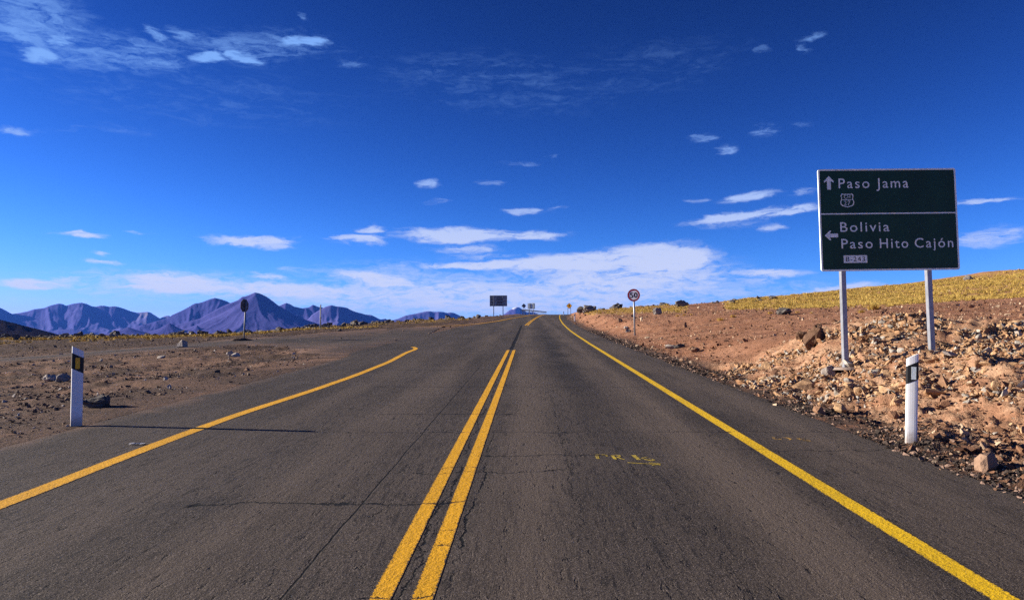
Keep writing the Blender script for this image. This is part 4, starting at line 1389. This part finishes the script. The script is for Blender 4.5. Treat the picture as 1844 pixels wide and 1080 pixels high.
NAMED = [
    (172, 732, 52, 'dark boulder behind the amber-reflector marker post', m_dark, 0, .42, 'B', (0, 0, .4)),
    (92, 686, 26, 'pale rock just left of the amber-reflector marker post, larger of a pair', m_pale, 1, .48, 'B', (0, 0, 2)),
    (113, 686, 24, 'dark-sided pale rock touching the amber-reflector marker post', m_brownst, 2, .6, 'B', (0, 0, 1)),
    (329, 626, 18, 'upright white rock in the dirt short of the side road', m_pale, 3, .85, 'C', (0.3, 0, 1)),
    (414, 641, 14, 'pale round stone below the octagonal sign, left one of a touching pair', m_pale, 4, .7, 'B', (0, 0, 0)),
    (424, 642, 14, 'flat pale stone below the octagonal sign, right one of a touching pair', m_pale, 5, .5, 'B', (0, 0, 2)),
    (305, 700, 9, 'small round white stone in the wheel-marked sand', m_pale, 2, .9, 'B', (0, 0, 0)),
    (291, 645, 15, 'pale flat rock in the dirt behind the round white stone', m_pale, 0, .5, 'S', (0.2, 0, 0)),
    (182, 650, 6, 'tiny white stone right of the amber reflector', m_pale, 1, .8, 'C', (0, 0, 0)),
    (255, 700, 7, 'small tan stone left of the round white stone', m_brownst, 1, .6, 'C', (0, 0, 0)),
    (445, 668, 10, 'small brown stone on the sand right of the wheel marks', m_brownst, 3, .6, 'C', (0, 0, 1)),
    (612, 597, 9, 'dark round boulder right of the thin bare pole', m_dark, 1, .7, 'B', (0, 0, .6)),
    (1411, 566, 30, 'dark grey boulder alone on the bare brown slope', m_dark, 3, .42, 'B', (0, 0, .2)),
    (1183, 566, 17, 'leaning pale boulder on the slope right of the 50 sign', m_greyst, 4, .85, 'B', (0, .4, 0)),
    (1226, 552, 28, 'jagged rock outcrop on the skyline right of the 50 sign', m_dark, 2, .42, 'B', (0, 0, .3)),
    (1318, 547, 12, 'dark rock on the skyline at the start of the yellow grass', m_dark, 5, .6, 'B', (0, 0, .3)),
    (1391, 539, 16, 'flat dark rock half sunk in the grass skyline', m_dark, 0, .45, 'B', (0, 0, 1.3)),
    (1744, 505, 17, 'grey boulder on the skyline right of the green sign', m_greyst, 1, .6, 'B', (0, 0, .3)),
    (1060, 562, 26, 'pale grey boulder on the skyline right of the yellow diamond', m_greyst, 3, .5, 'B', (0, 0, 1)),
    (1048, 563, 20, 'dark boulder at the left end of the skyline rocks', m_dark, 4, .6, 'B', (0, 0, 2)),
    (1131, 598, 11, 'dark stone left of the 50 sign pole', m_dark, 2, .55, 'B', (0, 0, 0)),
    (1128, 592, 12, 'white stone left of the 50 sign pole', m_pale, 1, .4, 'B', (0, 0, 1)),
    (1115, 581, 12, 'pinkish round boulder beyond the 50 sign pole', m_brownst, 1, .7, 'B', (0, 0, 2)),
    (1207, 628, 20, 'flat grey rock on the brown slope, left one of a pair', m_greyst, 4, .4, 'B', (0, 0, 2)),
    (1224, 627, 22, 'flat dark slab on the brown slope, right one of a pair', m_dark, 5, .38, 'B', (0, 0, 1)),
    (1250, 633, 20, 'brown rock right of the pair of flat rocks on the slope', m_brownst, 0, .45, 'B', (0, 0, 1)),
    (1468, 622, 42, 'tall jagged lump of dark hardened earth left of the green sign post', m_clod, 2, 1.05, 'B', (.2, .3, 1)),
    (1444, 611, 22, 'squat dark clod at the left foot of the jagged earth lump', m_clod, 4, .7, 'B', (.2, .1, 2)),
    (1776, 846, 40, 'reddish block of rock in the dark gravel right of the silver-reflector marker post', m_brownst, 1, .85, 'C', (.1, .2, .7)),
    (1757, 812, 15, 'small pinkish stone above the reddish block', m_brownst, 4, .7, 'C', (0, 0, .7)),
    (1493, 676, 26, 'dark rounded clod stuck in the bank below the left sign post', m_brownst, 5, .75, 'B', (.3, 0, .7)),
    (1512, 742, 24, 'orange tan block low on the bank, nearest below the left sign post', m_rub, 2, .75, 'C', (.1, .1, .3)),
    (1528, 715, 28, 'broad tan stone in the middle of the bank below the left sign post', m_rub, 1, .6, 'B', (.2, .1, .3)),
    (1448, 702, 46, 'long flat tan slab lying on the left end of the bank', m_rub, 1, .42, 'S', (.35, -.25, .5)),
    (1715, 642, 40, 'flat pale slab right of the right sign post', m_pale, 2, .30, 'S', (.3, .2, .2)),
    (1836, 607, 22, 'upright pale slab at the far right edge of the rubble', m_pale, 3, 1.0, 'S', (1.1, .3, .2)),
    (1618, 729, 34, 'tan stone just left of the silver-reflector marker post', m_rub, 3, .5, 'B', (.3, 0, .5)),
    (1680, 716, 34, 'tan slab just right of the silver-reflector marker post', m_rub, 4, .45, 'S', (.3, .2, 1.5)),
    (1528, 690, 18, 'grey tan stone mid bank right of the dark rounded clod', m_rub, 5, .6, 'C', (.3, .2, 1.5)),
    (1525, 660, 20, 'small orange stone just below the concrete footing', m_rub, 6, .6, 'C', (.3, .2, 1.5)),
]
for a in NAMED:
    boulder_at(*a)

x, y, z = ground_at(247, 800, lambda X, Y: z_road(Y))
bm = bmesh.new()
rw = []
for i in range(7):
    rw.append([bm.verts.new((x - .09 + .03 * i + .01 * math.sin(i * 2.1), y - .05 + .033 * j + .012 * math.cos(i * 1.7), z + .006 + .012 * abs(math.sin(i * 1.3 + j * 2.1)))) for j in range(4)])
for i in range(6):
    for j in range(3):
        bm.faces.new((rw[i][j], rw[i + 1][j], rw[i + 1][j + 1], rw[i][j + 1]))
bmesh.ops.solidify(bm, geom=list(bm.faces), thickness=.003)
tag(bm_obj('paper_scrap', bm, m_swhite), 'small crumpled white scrap on the asphalt beside the left yellow line', 'litter')

# rocks in a row along the far rim of the plain on the left
LR = 'dark grey boulder in the row of rocks along the far rim of the left plain'
cnt = 0
for i in range(285):
    px = rng.uniform(-40, 905)
    Y = brinkY(px) * rng.uniform(.90, 1.035)
    d_ = pdir(px, 600)
    X = d_[0] / d_[1] * Y
    if abs(X - float(c_road(Y))) < 7.2: continue
    s = float(np.exp(rng.normal(math.log(.29), .42))) * (1.3 if rng.uniform() < .15 else 1.0)
    s = min(s, .55)
    k = int(rng.integers(0, 6))
    o = stone('rim_boulder', 'B', BOULD, k, X, Y, s, m_dark, (rng.normal(0, .3), rng.normal(0, .3), rng.uniform(0, 6.28)), (1, 1, rng.uniform(.8, 1.2)), .25)
    tag(o, LR, 'rock', 'rocks along the far rim of the left plain')
RRL = 'dark rock among the stones along the right skyline above the brown slope'
for i in range(85):
    px = 1045 + 330 * rng.uniform() ** 1.6
    Y = brinkY(px) * rng.uniform(.93, 1.01)
    d_ = pdir(px, 600)
    X = d_[0] / d_[1] * Y
    s = float(np.exp(rng.normal(math.log(.40), .42)))
    if px > 1240: s *= .6
    k = int(rng.integers(0, 6))
    o = stone('skyline_rock', 'B', BOULD, k, X, Y, s, m_dark, (rng.normal(0, .3), rng.normal(0, .3), rng.uniform(0, 6.28)), (1, 1, rng.uniform(.8, 1.2)), .25)
    tag(o, RRL, 'rock', 'rocks along the right skyline')

# ------------------------------------------------------------------ rubble bank under the green sign
BANK = [(1290, 694), (1330, 655), (1400, 624), (1450, 598), (1520, 588), (1580, 570), (1640, 560), (1690, 573), (1750, 597), (1800, 582), (1870, 580), (1870, 800), (1750, 782), (1650, 752), (1560, 737), (1450, 727), (1370, 704)]
HOT = [([(1290, 700), (1480, 600), (1530, 640), (1420, 715)], 2.0), ([(1540, 600), (1600, 562), (1690, 566), (1700, 600), (1600, 620)], 3.0), ([(1690, 640), (1700, 600), (1800, 580), (1870, 580), (1870, 640)], 3.0),
       ([(1730, 680), (1800, 670), (1840, 740), (1790, 770), (1740, 740)], 3.0), ([(1420, 640), (1500, 600), (1620, 610), (1600, 650)], 1.6)]


def bank_pts(n, dens=True):
    X = rng.uniform(4.6, 17, n)
    Y = rng.uniform(7, 24, n)
    Z = ground(X, Y)
    px, py = proj(X, Y, Z)
    w = np.full(n, .5)
    for poly, k in HOT:
        w = np.where(inpoly(px, py, poly), k, w)
    w = w * sstep(.34, .62, fbm(X * .8, Y * .8, 3, 91)) * inpoly(px, py, BANK)
    keep = rng.uniform(0, 1.6, n) < w
    return X[keep], Y[keep], Z[keep]


X, Y, Z = bank_pts(150000)
S = np.clip(np.exp(rng.normal(math.log(.025), .62, len(X))), .008, .11)
scatter('rubble', SLABS + CHUNKS[:2], X, Y, S, m_rubs, .7, .18)['kind'] = 'stuff'
X, Y, Z = bank_pts(9000)
RL = 'broken tan stone lying loose in the rubble bank under the green sign'
for i in range(min(240, len(X))):
    s = float(np.clip(np.exp(rng.normal(math.log(.080), .40)), .05, .22))
    if rng.uniform() < .7:
        o = stone('rubble_stone', 'S', SLABS, int(rng.integers(0, 12)), X[i], Y[i], s * 1.15, m_rub, (rng.normal(0, .5), rng.normal(0, .5), rng.uniform(0, 6.28)), sink=.38, z=Z[i])
    else:
        o = stone('rubble_stone', 'C', CHUNKS, int(rng.integers(0, 10)), X[i], Y[i], s * .8, m_rub, (rng.normal(0, .5), rng.normal(0, .5), rng.uniform(0, 6.28)), sink=.45, z=Z[i])
    tag(o, RL, 'stone', 'loose stones of the rubble bank')


# ------------------------------------------------------------------ small stones everywhere
def polar_pts(n, r0, r1, a0, a1):
    r = np.exp(rng.uniform(math.log(r0), math.log(r1), n))
    a = np.radians(rng.uniform(a0, a1, n))
    return r * np.sin(a), r * np.cos(a)


TINY = [hull(400 + i, rng.uniform(.5, .9), 8) for i in range(8)]
X, Y = polar_pts(42000, 6.5, 75, -42, -3)
off = X - c_road(Y)
keep = (off < -6.6 + .8 * rng.normal(size=len(X))) & (rng.uniform(0, 1, len(X)) < sstep(.25, .7, fbm(X * .5, Y * .5, 3, 95)) + .12)
px, py = proj(X, Y, ground0(X, Y))
keep &= ~(inpoly(px, py, SIDE_POLY) & (rng.uniform(0, 1, len(X)) < .85))
X, Y = X[keep], Y[keep]
S = np.clip(np.exp(rng.normal(math.log(.013), .55, len(X))), .005, .09) * (1 + np.hypot(X, Y) / 40)
scatter('dirt_stones', TINY, X, Y, S, m_pebL, .6, .1)['kind'] = 'stuff'
X, Y = polar_pts(52000, 6.5, 130, 2, 42)
off = X - c_road(Y)
keep = (off > 5.6 + .4 * rng.normal(size=len(X))) & (rng.uniform(0, 1, len(X)) < sstep(.25, .7, fbm(X * .4, Y * .4, 3, 96)) + .15)
X, Y = X[keep], Y[keep]
S = np.clip(np.exp(rng.normal(math.log(.0165), .62, len(X))), .005, .13) * (1 + np.hypot(X, Y) / 45)
scatter('slope_stones', TINY, X, Y, S, m_pebR, .6, .1)['kind'] = 'stuff'
# dark gravel along the right edge of the asphalt
n = 30000
Y = np.exp(rng.uniform(math.log(4.5), math.log(60), n))
o_ = 4.98 + np.abs(rng.normal(0, .55, n)) * (1 + .5 * (Y < 12)) * np.where(Y > 18, .7, 1)
X = c_road(Y) + o_
keep = rng.uniform(0, 1, n) < sstep(.25, .65, fbm(X * 1.2, Y * .6, 3, 97)) + .1
X, Y = X[keep], Y[keep]
S = np.clip(np.exp(rng.normal(math.log(.010), .6, len(X))), .004, .05) * (1 + Y / 50)
scatter('verge_gravel', TINY, X, Y, S, m_grav, .7, .1)['kind'] = 'stuff'


# ------------------------------------------------------------------ dry bunch grass
def tuft(nb, seed):
    rs = np.random.default_rng(seed)
    a = rs.uniform(0, 6.283, nb)
    r0 = np.sqrt(rs.uniform(0, 1, nb)) * .45
    ln = rs.uniform(.55, 1.05, nb)
    tl = rs.uniform(.1, .95, nb)
    bx, by = r0 * np.cos(a), r0 * np.sin(a)
    tx, ty, tz = bx + np.cos(a) * np.sin(tl) * ln, by + np.sin(a) * np.sin(tl) * ln, np.cos(tl) * ln * .9
    w = .045
    px_, py_ = -np.sin(a) * w, np.cos(a) * w
    V = np.stack([np.stack([bx - px_, by - py_, 0 * bx - .1], -1), np.stack([bx + px_, by + py_, 0 * bx - .1], -1), np.stack([tx, ty, tz], -1)], 1).reshape(-1, 3)
    return V, np.arange(nb * 3).reshape(-1, 3)


TUFTS = [tuft(64, 500 + i) for i in range(5)]


def grass_mass(name, X, Y, S):
    z = ground(X, Y)
    n = len(X)
    ang = rng.uniform(0, 6.283, n)
    pi = rng.integers(0, len(TUFTS), n)
    Vs, Rs = [], []
    for k, (pv, pt) in enumerate(TUFTS):
        id_ = np.where(pi == k)[0]
        if not len(id_): continue
        c_, s_ = np.cos(ang[id_])[:, None], np.sin(ang[id_])[:, None]
        v = np.stack([pv[None, :, 0] * c_ - pv[None, :, 1] * s_, pv[None, :, 0] * s_ + pv[None, :, 1] * c_, np.broadcast_to(pv[None, :, 2], (len(id_), len(pv)))], -1) * S[id_, None, None]
        v = v + np.stack([X[id_], Y[id_], z[id_]], -1)[:, None, :]
        Vs.append(v.reshape(-1, 3))
        Rs.append(np.repeat(np.clip(np.repeat(rng.uniform(0, 1, len(id_)), len(pv) // 3) + rng.normal(0, .12, len(id_) * len(pv) // 3), 0, 1), 3))
    V = np.concatenate(Vs)
    o = mesh_np(name, V, np.arange(len(V)).reshape(-1, 3), m_grass, attrs={'rnd': np.concatenate(Rs)})
    return o


n = 76000
X = rng.uniform(6, 150, n)
Y = rng.uniform(45, 150, n)
z0 = ground0(X, Y)
_, _, gR, gL, _, _ = masks(X, Y, z0)
px, py = proj(X, Y, z0)
keep = (gR > rng.uniform(.2, .9, n)) & (px < 1960) & (Y < brinkY(px) * 1.03) & (rng.uniform(0, 1, n) < .25 + sstep(.3, .6, fbm(X * .12, Y * .12, 3, 98)))
keep &= (px > 1300) | (rng.uniform(0, 1, n) < .5)
X, Y = X[keep][:17000], Y[keep][:17000]
S = np.exp(rng.normal(math.log(.20), .4, len(X))) * np.where(px[keep][:17000] < 1300, .8, 1)
grass_mass('bunch_grass', X, Y, S)['kind'] = 'stuff'
n = 16000
px = rng.uniform(-60, 860, n)
Y = brinkY(px) * rng.uniform(.68, 1.0, n)
X = np.tan(np.arctan((px - W / 2) / F) - YAW) * Y
_, _, gR, gL, _, _ = masks(X, Y, ground0(X, Y))
keep = gL > rng.uniform(.15, 1, n)
X, Y = X[keep][:1050], Y[keep][:1050]
grass_mass('rim_grass', X, Y, rng.uniform(.16, .34, len(X)))['kind'] = 'stuff'

# single tufts on the bare slope
m_tuft, nt, b = new_mat('tuft_grass')
finish(nt, b, mixc(nt, mk(nt, 'ShaderNodeObjectInfo').outputs['Random'], (.42, .27, .06), (.60, .41, .11)), .85, spec=.1)
TU = [(1325, 554, 13, 'small yellow grass tuft on the bare slope, farthest left of the dark grey boulder'), (1297, 577, 17, 'low yellow grass tuft on the brown slope left of the jagged earth lump'),
      (1320, 571, 15, 'yellow grass tuft on the brown slope above the low left one'), (1436, 563, 10, 'little yellow tuft right of the dark grey boulder'), (1462, 564, 8, 'tiny yellow tuft between the dark grey boulder and the left sign post'),
      (1551, 563, 18, 'yellow grass clump just right of the left sign post, smaller one'), (1573, 558, 34, 'large bright yellow grass clump between the two sign posts'), (1387, 565, 14, 'olive tuft at the left foot of the dark grey boulder'),
      (1220, 570, 10, 'yellow tuft on the slope right of the 50 sign'), (1232, 568, 9, 'small yellow tuft beside the one right of the 50 sign'), (1245, 567, 8, 'rightmost little tuft in the row right of the 50 sign')]
for i, (px, py, wpx, lab) in enumerate(TU):
    x, y, z = ground_at(px, py)
    s = wpx * y / F / 1.9
    pv, pt = tuft(150, 600 + i)
    pv = pv.copy()
    pv[:, 2] *= .75
    o = mesh_np('grass_tuft', pv * s, pt, m_tuft)
    o.location = (x, y, z)
    o.rotation_euler = (0, 0, rng.uniform(0, 6.28))
    tag(o, lab, 'grass', 'grass tufts on the bare slope')

# ------------------------------------------------------------------ air
HAZE = True
if HAZE:
    hb = bm_obj('haze', box(bmesh.new(), -31500, 31500, -31500, 31500, -190, 1200), None)
    hm = bpy.data.materials.new('haze_air')
    hm.use_nodes = True
    ht = hm.node_tree
    for n_ in list(ht.nodes): ht.nodes.remove(n_)
    vol = mk(ht, 'ShaderNodeVolumePrincipled', {'Color': (.07, .25, 1.0, 1), 'Density': 1.65e-5, 'Anisotropy': 0.0})
    ho = mk(ht, 'ShaderNodeOutputMaterial', {})
    ht.links.new(vol.outputs[0], ho.inputs['Volume'])
    hb.data.materials.append(hm)

    tag(hb, kind='stuff')
